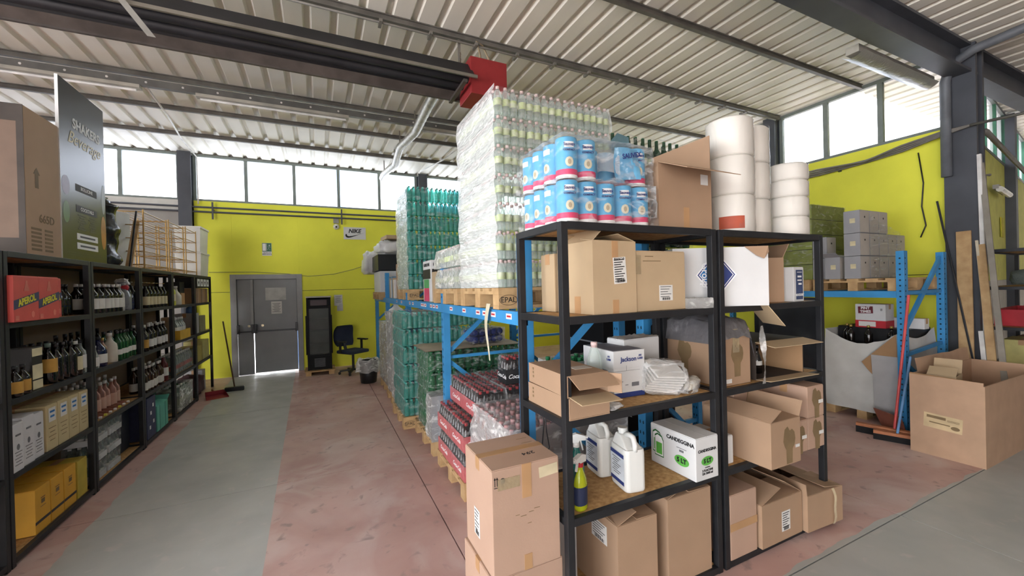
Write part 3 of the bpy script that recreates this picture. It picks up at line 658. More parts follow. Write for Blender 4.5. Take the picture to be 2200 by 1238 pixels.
# flat film-wrapped trays
t = thing('wrapped_tray_packet', 'flat packet of clear plastic trays beside the white carton, at the shelf edge', 'plastic packet', (1.965, 1.68, Z3_), -8)
for k in range(3): MB().grid(lambda u, v, k=k: (-.075 + .15 * u, -.05 + .10 * v, .006 + k * .018 + .006 * noise.noise((u * 6 + k, v * 6, k))), 8, 6).build('plastic_tray', FILMW, t, fixn=False)
film_shell('packet_film', t, -.085, .09, -.06, .06, .0, .058, FILMW, .012, top=True, seed=3)
c = carton('printed_carton', 'small white carton with dark blue printed front at the right end of shelf', (2.94, 1.745, Z3_), .13, .20, .235, 4, WHITEBOX)
plate('printed_panel', mat('dark_blue_print', '#3C4A6E', .6), c, 'f', (.005, -.101, .115), .085, .20); text('ROCKORY', .022, WHITEINK, c, (.005, -.1032, .045), 'f', bold=.0006)
lines(c, WHITEINK, 'f', [(.005, -.1026, .15), (0, .05, .06, .004), (.0, .02, .05, .012), (.0, -.005, .055, .008), (.005, -.03, .04, .012)])
carton('brown_carton', 'small brown carton standing open behind the blue and white carton', (2.80, 1.80, Z3_), .15, .22, .30, -24, CARD, {'r': 25, 'l': 10}, fl={'r': .1, 'l': .05})
# --- third shelf
for k in range(2):
    c = thing('flat_carton', 'flat brown carton open at the end, %s of the two stacked' % ('lower', 'upper')[k], 'box', (1.168, 1.81, Z2_ + k * .107), (0, -2)[k], 'flat brown cartons')
    w, dd, h = .118, .205, .104
    MB().box(-w, -dd, 0, w, dd, .005).box(-w, -dd, h - .005, w, dd, h).box(-w, -dd, .005, -w + .005, dd, h - .005).box(w - .005, -dd, .005, w, dd, h - .005).box(-w + .005, dd - .005, .005, w - .005, dd, h - .005).build('carton_body', CARD, c)
    if k:
        o = MB().box(-w + .01, -.10, -.002, w - .003, 0, .002).build('flap', CARD, c, loc=(0, -dd, h - .003)); o.rotation_euler = (R(25), 0, 0)
        o = MB().box(-w + .01, -.11, -.002, w - .003, 0, .002).build('flap', CARD2, c, loc=(0, -dd, .003)); o.rotation_euler = (R(6), 0, 0)
        o = MB().box(-.002, -.07, 0, .002, 0, h - .01).build('flap', CARD, c, loc=(w - .004, -dd, .005)); o.rotation_euler = (0, 0, R(35))
        plate('label_sticker', mat('faded_label', '#C9C3B8', .7), c, 't', (.05, -.06, h), .10, .07)
    else: MB().box(-w + .006, -dd, .006, w - .006, -dd + .004, h - .006).build('flap', CARD, c)
    lines(c, BROWNINK, 'l', [(-w - .001, .15, .05), (0, .03, .012, .012), (0, .01, .012, .012), (0, -.012, .012, .012)])
t = bottle('water_bottle', 'clear plastic water bottle with pale pink cap beside the copy paper box', 'pet', .044, .315, PET, PINKCAP, None, loc=(1.405, 1.88, Z2_), n=16)
c = carton('copy_paper_box', 'white copy paper box with navy base stripe on chipboard shelf', (1.582, 1.935, Z2_), .212, .30, .262, -3, WHITEBOX, tape=None)
MB().box(-.108, -.152, .165, .108, .152, .264).build('box_lid', WHITEBOX, c, bevel=.002)
MB().box(-.1068, -.1508, 0, .1068, .1508, .028).build('base_stripe', NAVY, c)
MB().box(-.10, -.14, .2645, .10, .14, .2655).build('lid_print', mat('lid_grey_print', '#7E7F8B', .6), c)
text('Jackson', .036, NAVY, c, (-.005, -.1535, .214), 'f', bold=.0008); text('A4\n5.000', .017, NAVY, c, (.075, -.1535, .222), 'f', bold=.0005)
text('A4\n5.000', .017, NAVY, c, (-.1095, -.11, .222), 'l', bold=.0005)
lines(c, INK, 'f', [(-.02, -.152, .10), (0, .05, .19, .001), (.0, .065, .001, .03), (-.05, -.01, .05, .003), (-.06, -.022, .03, .012), (.06, -.03, .05, .022), (-.0, -.03, .02, .003)])
lines(c, INK, 'l', [(-.108, -.06, .09)] + [(0, .06 - .011 * k, .07 - .012 * (k % 3), .003) for k in range(12)])
c = carton('white_carton_low', 'low white carton with crumpled lid behind the copy paper box', (1.80, 2.0, Z2_), .30, .15, .30, 3, WHITEBOX, tape=None)
MB().grid(lambda u, v: (-.15 + .30 * u, -.075 + .15 * v, .301 + .014 * abs(noise.noise((u * 7, v * 4, 0)))), 14, 8).build('crumpled_sheet', PAPER, c, fixn=False)
# clear bag of folded papers
t = thing('bag_of_papers', 'clear plastic bag of folded printed papers leaning at the shelf edge', 'plastic bag', (1.79, 1.75, Z2_), -20)
for k in range(7):
    o = MB().box(-.10, -.075, 0, .10, .075, .012).build('paper_bundle', PAPER, t, loc=(-.02 + .004 * k, .03 - .010 * k, .05 + .015 * k)); o.rotation_euler = (R(28), R(6), R(4 * k - 12))
    lines(o, INK, 't', [(0, 0, .0105)] + [(-.05 + .035 * (q % 4), .04 - .03 * (q // 4), .022, .010) for q in range(12)])
blob('bag', FILML, t, .135, .10, .095, .18, 2.2, (0, 0, .095), flat=.0)
t = thing('cup_sleeve', 'clear sleeve of white paper cups lying beside the bag of papers', 'cups', (1.965, 1.71, Z2_ + .034), 30)
cm = MB().lathe([(.022, 0), (.0315, .072), (.033, .073), (.031, .072), (.021, .002), (0, .002)], 16).mesh('paper_cup', mat('cup_white', '#E8E3D5', .6))
for k in range(8): put('paper_cup', cm, t, loc=(.05 - .017 * k, 0, 0), rot=(0, R(90), 0))
blob('sleeve', FILML, t, .115, .048, .038, .2, 8.)
t = thing('hardware_packet', 'small clear packet of metal parts in front of the copy paper box', 'plastic packet', (1.355, 1.665, Z2_), 20)
blob('packet_film', FILMW, t, .055, .035, .012, .3, 4., (0, 0, .012)); MB().box(-.03, -.015, .004, .03, .0, .010).box(-.02, .005, .004, .025, .015, .010).build('metal_parts', mat('bright_metal', '#A8A8A8', .3, .9), t)
# right bay of third shelf
def fist(t, face, loc, k=1.):
    from mathutils import Euler
    b = MB()
    def disc(cx, cy, rx, ry, n=14): b.add([(cx * k, cy * k, 0)] + [((cx + rx * math.cos(2 * math.pi * i / n)) * k, (cy + ry * math.sin(2 * math.pi * i / n)) * k, 0) for i in range(n)], [(0, i + 1, (i + 1) % n + 1) for i in range(n)])
    pl = [(-.022, -.095), (.022, -.095), (.024, -.03), (.040, -.012), (.046, .015), (.040, .045), (.022, .062), (.004, .056), (-.012, .078), (-.034, .066), (-.040, .04), (-.046, .012), (-.036, -.012), (-.024, -.03)]; b.add([(u * k, v * k, 0) for u, v in pl], [tuple(range(len(pl)))])
    o = b.build('hand_print', BROWNINK, t, loc=loc, fixn=False); o.rotation_euler = Euler(FACE[face]); return o
c = carton('glove_carton', 'brown carton with dark hand prints under a grey plastic bag', (2.31, 1.87, Z2_), .27, .42, .345, 0, CARD)
fist(c, 'f', (.01, -.2115, .17), 1.25); fist(c, 'l', (-.1365, .06, .17), 1.25); plate('label_sticker', PAPER, c, 'f', (-.08, -.2112, .03), .07, .025)
MB().box(-.03, -.2125, .20, .03, -.211, .345).build('tape', TAPEC, c)
t = thing('grey_plastic_bag', 'grey plastic bag draped over the carton with hand prints', 'plastic bag', (2.30, 1.88, Z2_ + .347), 0)
GREYBAG = clear_mat('grey_bag_film', '#8F8F8C', '#77767A', .62, .25, streak=.3, sscale=10, bump=.9, bscale=16)
MB().grid(lambda u, v: (-.165 + .33 * u, -.235 + .47 * v, .012 + .075 * math.sin(math.pi * u) ** .5 * (.5 + .5 * math.sin(math.pi * v)) * (1 + .5 * noise.noise((u * 5, v * 5, 2))) - (.10 * max(0, abs(u - .5) * 2 - .84) / .16 + .10 * max(0, abs(v - .5) * 2 - .88) / .12)), 26, 26).build('bag_film', GREYBAG, t, fixn=False)
t = thing('plastic_strip', 'twisted strip of clear film hanging beside the carton with hand prints', 'plastic strip', (2.475, 1.598, Z2_))
MB().grid(lambda u, v: ((u - .5) * (.034 + .008 * math.sin(v * 9)) + .012 * math.sin(v * 5), (u - .5) * .02 * math.sin(v * 7) - .004 + .004 * noise.noise((u * 3, v * 14, 1.)), .0 + .36 * v), 4, 30).build('film_strip', FILMW, t, fixn=False)
c = thing('open_black_carton', 'carton lying open towards the aisle, dark inside, with bottles', 'box', (2.76, 1.86, Z2_), -3)
w, dd, h = .235, .20, .245
DKCARD = mat('dark_print_card', '#3E3630', .8)
MB().box(-w, -dd, 0, w, dd, .005).box(-w, -dd, h - .005, w, dd, h).box(-w, -dd, .005, -w + .005, dd, h - .005).box(w - .005, -dd, .005, w, dd, h - .005).box(-w + .005, dd - .005, .005, w - .005, dd, h - .005).build('carton_body', DKCARD, c)
o = MB().box(-w, -.13, -.002, w, 0, .002).build('flap', CARD2, c, loc=(0, -dd, h - .002)); o.rotation_euler = (R(8), 0, R(0))
o = MB().box(-w, -.10, -.002, w, 0, .002).build('flap', CARD2, c, loc=(0, -dd, .003)); o.rotation_euler = (R(-4), 0, 0)
MB().box(w - .007, -dd, .006, w - .0055, dd - .01, h - .008).build('carton_lining', CARDIN, c)
for k in range(3): tag(dup(bottle('dark_bottle', 'x', 'small', .034, .19, DARKGLASS, BLACKCAP), (0, 0, 0)), 'x', 'bottle') if False else None
bm0 = bottle('dark_bottle', 'small dark bottle nearest the hanging film strip inside the open carton', 'small', .034, .19, DARKGLASS, BLACKCAP, WHITELAB, (.3, .45), (2.62, 1.80, Z2_ + .006), 'dark bottles inside the open carton')
for x, y, lb in ((2.70, 1.79, 'second small dark bottle along the front inside the open carton'), (2.66, 1.90, 'small dark bottle in the second row inside the open carton'), (2.78, 1.92, 'small dark bottle deepest inside the open carton')): dup(bm0, (x, y, Z2_ + .006), label=lb)
# --- fourth shelf
YLIQ = clear_mat('yellow_cleaner', '#E3EA3A', '#CBD52A', .6, .1, bump=0); TEALLIQ = clear_mat('teal_cleaner', '#4FB0A8', '#3E9A92', .55, .1, bump=0)
def spray(label, loc, rz, body, trig, labm, h=.225):
    t = thing('spray_bottle', label, 'spray bottle', loc, rz)
    MB().lathe([(0, 0), (.036, 0), (.04, .008), (.04, h * .55), (.034, h * .68), (.017, h * .86), (.015, h * .95), (0, h * .95)], 16, sx=1, sy=.72).build('bottle_body', body, t)
    MB().lathe([(.040, h * .12), (.0405, h * .52)], 16, sx=1.01, sy=.735).build('bottle_label', labm, t, fixn=False)
    b = MB().cyl((0, 0, h * .93), (0, 0, h * 1.02), .017, n=12).build('collar', trig[0], t)
    b = MB().prism([(-.05, h * 1.06), (-.045, h * 1.15), (.0, h * 1.2), (.038, h * 1.15), (.034, h * 1.02), (-.01, h * 1.02), (-.016, h * 1.06)], 'y', -.012, .012).cyl((-.062, 0, h * 1.11), (-.045, 0, h * 1.11), .009, n=8).bar((-.022, 0, h * 1.05), (-.034, 0, h * .86), .010, .008); b.build('trigger', trig[1], t)
    return t
spray('yellow spray cleaner bottle with white trigger and red collar behind the post', (1.150, 1.675, Z1_), 20, YLIQ, (REDCAP, WHITECAP), mat('navy_round_label', '#27304F', .5))
spray('teal spray cleaner bottle with clear trigger behind the yellow one', (1.215, 1.80, Z1_), 160, TEALLIQ, (WHITECAP, mat('translucent_white', '#D7DAD8', .4)), mat('dark_teal_label', '#2F5A5A', .5), .27)
HDPE = mat('white_plastic', '#DCDDD9', .4, var=.02)
def jerry(label, loc, rz):
    t = thing('jerrycan', label, 'jerrycan', loc, rz, 'white jerrycans')
    w, dd, h = .062, .088, .30
    b = MB(); n = 24
    def ring(z, kx, ky): 
        out = []
        for i in range(n):
            a = 2 * math.pi * i / n; c_, s_ = math.cos(a), math.sin(a)
            out.append((math.copysign(abs(c_) ** .35, c_) * w * kx, math.copysign(abs(s_) ** .35, s_) * dd * ky, z))
        return out
    zs = [(0, .93, .95), (.01, 1, 1), (.20, 1, 1), (.225, .96, .97)]
    V = sum((ring(*q) for q in zs), []); F = [(j * n + i, j * n + (i + 1) % n, (j + 1) * n + (i + 1) % n, (j + 1) * n + i) for j in range(len(zs) - 1) for i in range(n)] + [tuple(range(n - 1, -1, -1)), tuple((len(zs) - 1) * n + i for i in range(n))]
    b.add(V, F, 0, False); b.build('can_body', HDPE, t, bevel=.004)
    MB().add([(-w * .8, -dd * .9, .222), (w * .8, -dd * .9, .222), (w * .8, dd * .9, .222), (-w * .8, dd * .9, .222), (-w * .5, dd * .20, .278), (w * .5, dd * .20, .278), (w * .5, dd * .78, .278), (-w * .5, dd * .78, .278)], [(0, 1, 5, 4), (1, 2, 6, 5), (2, 3, 7, 6), (3, 0, 4, 7), (4, 5, 6, 7)]).build('can_shoulder', HDPE, t, bevel=.008)
    MB().tube([(0, -dd * .86, .215), (0, -dd * .88, .25), (0, -dd * .70, .285), (0, -dd * .3, .288), (0, dd * .2, .272)], .014, 10).build('can_handle', HDPE, t)
    MB().cyl((0, dd * .5, .272), (0, dd * .5, .292), .024, n=16).cyl((0, dd * .5, .290), (0, dd * .5, .308), .027, .026, n=16).build('cap', mat('translucent_white', '#D7DAD8', .4), t)
    s = plate('can_label', mat('pale_label', '#DCE3EA', .5), t, 'l', (-w - .001, .0, .115), .135, .165)
    MB().box(-.0675, .062, .0013, .0675, .082, .002).box(-.0675, -.082, .0013, .0675, -.062, .002).build('label_band', NAVY, s)
    b = MB()
    for k in range(8): b.box(-.05 + .012 * (k % 2), .045 - .012 * k, .0013, .035 - .015 * (k % 3), .049 - .012 * k, .002)
    b.build('label_print', INK, s)
    return t
jerry('white plastic jerrycan with navy striped label, the nearer of two on shelf', (1.512, 1.745, Z1_), -10)
jerry('white plastic jerrycan with navy striped label, the one behind', (1.495, 1.955, Z1_), -8)
c = carton('bleach_carton', 'white bleach carton with green canister print and green ovals', (1.947, 1.755, Z1_), .18, .335, .24, 0, WHITEBOX, tape=None, seam='y')
text('CANDEGGINA', .030, BLACKINK, c, (-.0915, -.06, .195), 'l', bold=.001); text('CANDEGGINA', .022, BLACKINK, c, (0, -.169, .165), 'f', bold=.0008)
def oval(nm, m, parent, face, loc, rx, ry):
    from mathutils import Euler
    o = MB().add([(0, 0, 0)] + [(rx * math.cos(2 * math.pi * i / 24), ry * math.sin(2 * math.pi * i / 24), 0) for i in range(24)], [(0, i + 1, (i + 1) % 24 + 1) for i in range(24)]).build(nm, m, parent, loc=loc, fixn=False); o.rotation_euler = Euler(FACE[face]); return o
oval('green_oval', GREENINK, c, 'l', (-.0912, -.07, .085), .052, .030); text('5 LT', .036, BLACKINK, c, (-.0922, -.07, .085), 'l', bold=.0016)
oval('green_oval', GREENINK, c, 'f', (0, -.1688, .105), .048, .026); text('5 LT', .032, BLACKINK, c, (0, -.1698, .105), 'f', bold=.0014)
text('contiene', .012, BLACKINK, c, (0, -.169, .070), 'f'); text('3 FLACONI\nDA 5000 ml', .017, BLACKINK, c, (0, -.169, .044), 'f', bold=.0006)
lines(c, INK, 'l', [(-.0912, -.07, .145), (0, .01, .07, .003), (.0, -.005, .03, .012)])
for oy, oz, k in ((.115, .03, .0), (.098, .012, .0008)):   # outlined canisters printed on the side
    for m_, q, e in ((DARKGREEN, 1., 0.), (WHITEINK, .88, .0003), (GREENINK, .66, .0006)):
        pts = [(-.035 * q, -.055 * q), (.035 * q, -.055 * q), (.035 * q, .05 * q), (.022 * q, .075 * q), (-.012 * q, .085 * q), (-.035 * q, .07 * q)] if q > .7 else [(-.024, -.040), (.024, -.040), (.024, .030), (-.024, .030)]
        from mathutils import Euler
        o = MB().add([(u, v, 0) for u, v in pts], [tuple(range(len(pts)))]).build('canister_print', m_, c, loc=(-.0912 - k - e, oy, .095 + oz), fixn=False); o.rotation_euler = Euler(FACE['l'])
carton('white_carton', 'narrow white carton between the post and the open glove carton', (2.22, 1.78, Z1_), .09, .24, .17, 0, WHITEBOX)
c = carton('glove_carton', 'open brown carton with hand print, jutting out over the shelf edge', (2.50, 1.715, Z1_), .285, .46, .27, 0, CARD, {'r': 22, 'f': -87, 'l': -60, 'b': -80}, fl={'r': .10, 'f': .11, 'l': .12, 'b': .1})
fist(c, 'f', (.03, -.2312, .13), 1.3); plate('clear_patch', WHITECAP, c, 'f', (.11, -.2312, .10), .04, .018)
for k, (x, z, y, nm) in enumerate(((2.745, 0, 1.70, 'lower, beside the open jutting carton'), (2.935, 0, 1.70, 'lower, at the right end of shelf'), (2.935, .205, 1.70, 'upper, on the end of the shelf'))):
    c = carton('glove_carton', 'brown carton with hand print, %s' % nm, (x, y, Z1_ + z), .182, .30, .203, 0, CARD3)
    fist(c, 'f', (.01, -.1512, .10), 1.15); plate('label_sticker', PAPER, c, 'f', (.055, -.1512, .095), .05, .022)
c = carton('glove_carton', 'wide brown carton with faded hand print at the back of shelf', (2.66, 1.95, Z1_), .34, .24, .40, 4, CARD3); fist(c, 'f', (.03, -.1212, .26), 1.3)
# --- floor level of the shelving
c = carton('tall_carton', 'tall brown carton with label on its shaded side, at the foot of shelving', (1.465, 1.825, Z0), .265, .40, .425, 0, CARD, {'f': -84, 'b': -84, 'l': -70, 'r': -88}); sticker(c, 'l', (-.1335, -.05, .33), .13, .10, 6)
c = carton('tall_carton', 'tall brown carton with bent flap, under the bleach carton', (1.845, 1.825, Z0), .335, .40, .475, 0, CARD, {'f': -84, 'b': -84, 'l': -72, 'r': -88})
carton('low_carton', 'pale grey carton in the dark back corner at the foot of shelving', (1.17, 1.98, Z0), .20, .16, .36, 0, GREYBOX)
c = carton('foot_carton', 'brown carton with tape band at the foot of shelving, right of the double post', (2.28, 1.80, Z0), .24, .38, .385, 0, CARD3); MB().box(-.122, -.1915, .17, .122, -.19, .215).build('tape', TAPE, c)
c = carton('foot_carton', 'brown carton with white label and lifted flaps on the shelving base', (2.625, 1.79, Z0), .41, .40, .265, 0, CARD, {'f': -86, 'b': 20, 'l': -70, 'r': -60}, fl={'b': .10, 'l': .2, 'r': .2}); sticker(c, 'f', (.03, -.2015, .12), .085, .125, 7)
c = carton('foot_carton', 'brown carton with hanging clear tape at the outer end of shelving', (3.035, 1.76, Z0), .37, .42, .235, -3, CARD, {'f': -86, 'b': 5, 'l': 8, 'r': -82}, fl={'b': .10, 'l': .08, 'f': .2})
MB().grid(lambda u, v: (.06 + .025 * u + .01 * math.sin(v * 9), -.213 - .02 * math.sin(v * 3) , .24 - .24 * v), 3, 14).build('tape_tail', TAPEC, c, fixn=False)
# --- carton stack at the corner of the shelving
c = carton('corner_carton', 'brown carton at the base of the stack by the corner post', (.838, 1.835, 0), .365, .365, .40, 1, CARD3)
c = carton('corner_carton', 'brown carton marked 294 on top of the stack by the corner post', (.838, 1.828, .402), .345, .355, .485, 0, CARD3, seam='x')
text('294', .038, BLACKINK, c, (.06, -.08, .4855), 't', turn=180, sx=1.2); MB().box(-.024, -.1790, .33, .024, -.1775, .485).build('tape', TAPE, c); MB().box(-.02, -.1790, 0, .02, -.1775, .07).build('tape', TAPE, c)
plate('tape_patch', mat('pale_tape', '#CFC2A2', .4), c, 'f', (.115, -.178, .43), .10, .05, turn=4); plate('tape_patch', TAPEC, c, 'f', (-.09, -.178, .415), .11, .05)
sticker(c, 'l', (-.173, .02, .16), .07, .13, 6); 
b = MB()
for u in (-.158, -.147): b.box(u - .0015, 0, -.018, u + .0015, .001, .018).add([(u - .005, 0, .012), (u + .005, 0, .012), (u, 0, .024)], [(0, 1, 2)])
b.box(-.162, 0, -.026, -.143, .001, -.023).cyl((-.12, .0005, .0), (-.12, .0012, .0), .014, n=12).box(-.121, 0, -.02, -.119, .001, 0); b.build('handling_marks', BLACKINK, c, loc=(0, -.1788, .43))
lines(c, BROWNINK, 'f', [(0, -.1785, .24), (-.05, .02, .02, .002), (-.02, .01, .03, .002), (.02, .02, .025, .002), (.05, .03, .03, .002), (.01, -.03, .02, .002)])
for u in (-.10, .10): MB().box(u - .035, -.025, .4852, u + .035, -.022, .4858).box(u - .035, .022, .4852, u + .035, .025, .4858).build('die_cut', BROWNINK, c) if False else None
MB().box(.085, .04, .4852, .145, .043, .4858).box(.085, .10, .4852, .145, .103, .4858).build('die_cut', BROWNINK, c)
# ================================================================ LONG SHELVING ON THE LEFT (front towards +x)
BACKP = mat('hardboard_back', '#8C7762', .85, var=.08, scale=2)
XF = -1.77; LV = (.06, .587, 1.057, 1.547, 2.004)
for k, nm in enumerate(('nearest unit of the long left row, cut by the picture edge', 'left-row unit with red boxes above and yellow cartons below', 'left-row unit with the tall poster above and white-tray packs below', 'left-row unit with the teal bag on its lowest shelf', 'left-row unit with the yellow crate on its middle shelf')):
    rack('black steel shelving, ' + nm, (XF, 2.565 + 1.08 * k, 0), 90, 1.07, .48, (.055, .585, 1.055, 1.545, 2.0), BACKP)
rack('black steel shelving, open-backed last unit of the left row, beside the door', (XF, 7.965, 0), 90, 1.07, .40, (.585, 1.055, 1.545, 2.0), None)
def LC(name, label, y0, y1, v, z, d, h, m, group=None, **kw): return carton(name, label, (XF - v - d / 2, (y0 + y1) / 2, z), y1 - y0, d, h, 90 + kw.pop('turn', 0), m, group=group, **kw)
ORD = ('nearest', 'second nearest', 'third nearest', 'fourth nearest', 'fifth nearest', 'sixth nearest', 'seventh nearest', 'eighth nearest')
def row(proto, n, y0, y1, v, z, jit=.012, vj=.02, rows=1, vs=.085):
    first = True; base = proto['label']
    for r in range(rows):
        for i in range(n):
            lab = '%s, %s of the front row' % (base, ORD[i]) if r == 0 else '%s, behind the front row' % base
            y = y0 + (y1 - y0) * (i + .5) / n + random.uniform(-jit, jit); x = XF - v - r * vs - random.uniform(0, vj)
            if first: proto.location = (x, y, z); proto.rotation_euler = (0, 0, random.uniform(0, 6)); first = False; proto['label'] = lab
            else: dup(proto, (x, y, z), random.uniform(0, 360), lab)
# --- red aperitif gift boxes
APR = mat('aperitif_red', '#D2554E', .5, var=.05, scale=8); APL = mat('aperitif_pale', '#DE7A6C', .5); APN = mat('aperitif_band', '#3A3F63', .5)
for k, (a, b, v, tr, ws) in enumerate(((3.668, 3.925, -.028, 0, 'nearest the corner'), (3.935, 4.180, -.022, 0, 'middle of the three'), (4.205, 4.40, .05, 6, 'smaller looking, set back'))):
    c = LC('aperitif_box', 'red aperitif box with yellow lettering on a dark band, ' + ws, a, b, v, LV[3], .20, .30, APR, 'red aperitif boxes', tape=None, turn=tr)
    w = b - a
    MB().prism([(-w / 2, .078), (w / 2, .135), (w / 2, .195), (-w / 2, .138)], 'y', -.1016, -.1004).build('name_band', APN, c)
    text('APEROL', .060, YELLOWINK, c, (0, -.1022, .137), 'f', turn=13, bold=.0022, shear=.15, sx=.82 * w / .25)
    MB().prism([(-.026, .20), (.026, .20), (.024, .215), (.012, .245), (.010, .268), (-.010, .268), (-.012, .245), (-.024, .215)], 'y', -.1014, -.1004).build('bottle_print', APL, c)
    MB().prism([(.045, .03), (.06, .02), (.075, .03), (.078, .055), (.06, .068), (.043, .055)], 'y', -.1014, -.1004).build('glass_print', APL, c)
    plate('corner_print', APL, c, 'f', (-w / 2 + .03, -.1004, .025), .035, .03)
b0 = bottle('dark_bottle', 'dark square-shouldered bottle beyond the red boxes', 'squat', .042, .26, DARKGLASS, BLACKCAP, None, group='dark bottles behind the red boxes')
row(b0, 3, 4.42, 4.70, .12, LV[3], rows=2, vs=.12)
# --- second shelf, first unit
b0 = bottle('liquor_bottle', 'small dark bottle with orange label', 'squat', .038, .20, DARKGLASS, BLACKCAP, ORANGELAB, (.12, .5), group='orange label bottles'); row(b0, 2, 3.74, 3.92, .02, LV[2])
c = LC('gift_box', 'tall black gift box with cream printed panels', 3.955, 4.075, .03, LV[2], .12, .30, mat('black_card', '#22201E', .5), tape=None)
plate('printed_panel', CREAMLAB, c, 'f', (.0, -.061, .262), .112, .055); plate('printed_panel', CREAMLAB, c, 'f', (.0, -.061, .125), .112, .10); plate('printed_panel', CREAMLAB, c, 'f', (.0, -.061, .035), .112, .06)
c = LC('gift_box', 'tall dark green gift box beside the black one', 4.085, 4.17, .08, LV[2], .12, .275, mat('dark_green_card', '#1D2B24', .5), tape=None)
b0 = bottle('liquor_bottle', 'dark green bottle with amber label and green cap beside gift boxes', 'squat', .05, .30, DARKGLASS, mat('grey_green_cap', '#6F837A', .4), ORANGELAB, (.28, .62), (XF - .07, 4.23, LV[2]))
b0 = bottle('liquor_bottle', 'plain dark liquor bottle below the red boxes', 'liquor', .04, .29, DARKGLASS, BLACKCAP, None, group='dark bottles under the red boxes'); row(b0, 4, 4.28, 4.60, .05, LV[2], rows=3)
bottle('liquor_bottle', 'dark bottle with cream label near the post, under the red boxes', 'liquor', .042, .28, DARKGLASS, WHITECAP, CREAMLAB, (.15, .55), (XF - .05, 4.56, LV[2])); bottle('liquor_bottle', 'clear bottle with white label against the post, under the red boxes', 'liquor', .04, .28, CLEARGLASS, BLACKCAP, WHITELAB, (.15, .55), (XF - .06, 4.655, LV[2]))
# --- third shelf
WB = mat('white_wine_carton', '#CFCFD1', .7, var=.04)
for k, (a, b, h) in enumerate(((3.675, 3.785, .31), (3.795, 3.92, .325), (3.93, 4.045, .31))):
    c = LC('white_wine_carton', 'white printed bottle carton, %s of three upright in a row' % ('nearest', 'middle', 'farthest')[k], a, b, .0 + .01 * k, LV[1], .34, h, WB, 'white bottle cartons', tape=None)
    oval('crest_print', INK, c, 'f', (0, -.171, h * .5), .014, .02); lines(c, INK, 'f', [(0, -.171, h * .3)] + [(0, .03 - .02 * q, .07 - .02 * (q % 2), .004) for q in range(5)] + [(0, h * .45, .05, .012)])
CB = mat('cream_carton', '#C7B68C', .75, var=.05)
for k in range(4):
    a = 4.075 + .148 * k
    c = LC('cream_wine_carton', 'cream bottle carton with white paper slip, %s of the row of four' % ('first', 'second', 'third', 'last')[k], a, a + .142, .02, LV[1], .36, .33, CB, 'cream bottle cartons')
    s = plate('paper_slip', PAPER, c, 'f', (.0, -.181, .255), .085, .10); MB().box(-.03, .015, .0013, .03, .03, .0018).box(-.025, -.02, .0013, .025, -.005, .0018).build('print', BLUEINK, s)
    lines(c, BROWNINK, 'f', [(0, -.181, .11)] + [(0, .05 - .03 * q, .09 - .03 * (q % 2), .004) for q in range(4)])
c = LC('tall_cream_carton', 'taller cream carton standing behind the white cartons', 3.72, 4.12, .35, LV[1], .10, .40, CB)
b0 = bottle('liquor_bottle', 'dark bottle behind the cream cartons', 'liquor', .04, .40, DARKGLASS, BLACKCAP, None, group='bottles behind the cream cartons'); row(b0, 4, 4.25, 4.65, .41, LV[1])
# --- lowest shelf
YC = mat('yellow_carton', '#DCA63A', .6, var=.05); YGC = mat('lime_carton', '#C9B24A', .6)
for k, (a, b) in enumerate(((3.945, 4.12), (4.13, 4.29), (4.30, 4.465))):
    c = LC('yellow_carton', 'yellow carton on the lowest shelf, %s of three' % ('nearest, darker side to view', 'middle', 'farthest')[k], a, b, .03, LV[0], .36, .31, YC, 'yellow cartons', tape=None)
    MB().box(-(b - a) / 2 - .001, -.1815, .065, (b - a) / 2 + .001, -.180, .085).build('black_strap', BLACKCAP, c); lines(c, BROWNINK, 'f', [(0, -.1808, .2), (0, .03, .05, .006), (.0, .005, .04, .03), (0, -.03, .06, .004)])
LC('lime_carton', 'lime yellow carton at the far end of yellow cartons', 4.49, 4.64, .03, LV[0], .30, .30, YGC)
LC('grey_carton', 'grey carton at the back behind the yellow cartons', 3.80, 4.35, .41, LV[0], .06, .42, GREYBOX)
# ---------------- second unit (4.72 - 5.80)
b0 = bottle('liquor_bottle', 'black bottle with white label below the poster', 'liquor', .042, .265, DARKGLASS, WHITECAP, WHITELAB, (.15, .5), group='black bottles with white labels'); row(b0, 6, 4.80, 5.36, .03, LV[3], rows=2, vs=.11)
bottle('liquor_bottle', 'pale silver bottle ending the row of black bottles', 'liquor', .042, .27, mat('silver_bottle', '#B9B9B5', .35), WHITECAP, WHITELAB, (.15, .5), (XF - .05, 5.40, LV[3]))
t = thing('wrapped_bottle', 'stout bottle in grey plastic wrap with red bow', 'bottle', (XF - .07, 5.53, LV[3]))
MB().lathe([(0, 0), (.07, 0), (.075, .02), (.075, .15), (.05, .20), (.025, .24), (.03, .27), (.045, .29)], 14).build('plastic_wrap', clear_mat('grey_wrap', '#8E9094', '#787B82', .7, .2, streak=.3), t)
blob('red_bow', REDINK, t, .05, .03, .03, .3, 3, (0, 0, .235)); blob('wrap_tuft', FILMW, t, .05, .03, .035, .4, 5, (0, 0, .29))
b0 = bottle('liquor_bottle', 'dark squat bottle beside the bow-wrapped bottle', 'squat', .05, .25, BLUEGLASS, BLACKCAP, None, group='dark bottles beside the wrapped one'); row(b0, 2, 5.60, 5.76, .08, LV[3], rows=2)
bottle('liquor_bottle', 'squat navy bottle with white label at shelf front, second unit', 'squat', .062, .27, BLUEGLASS, BLACKCAP, WHITELAB, (.12, .42), (XF - .07, 4.99, LV[2]))
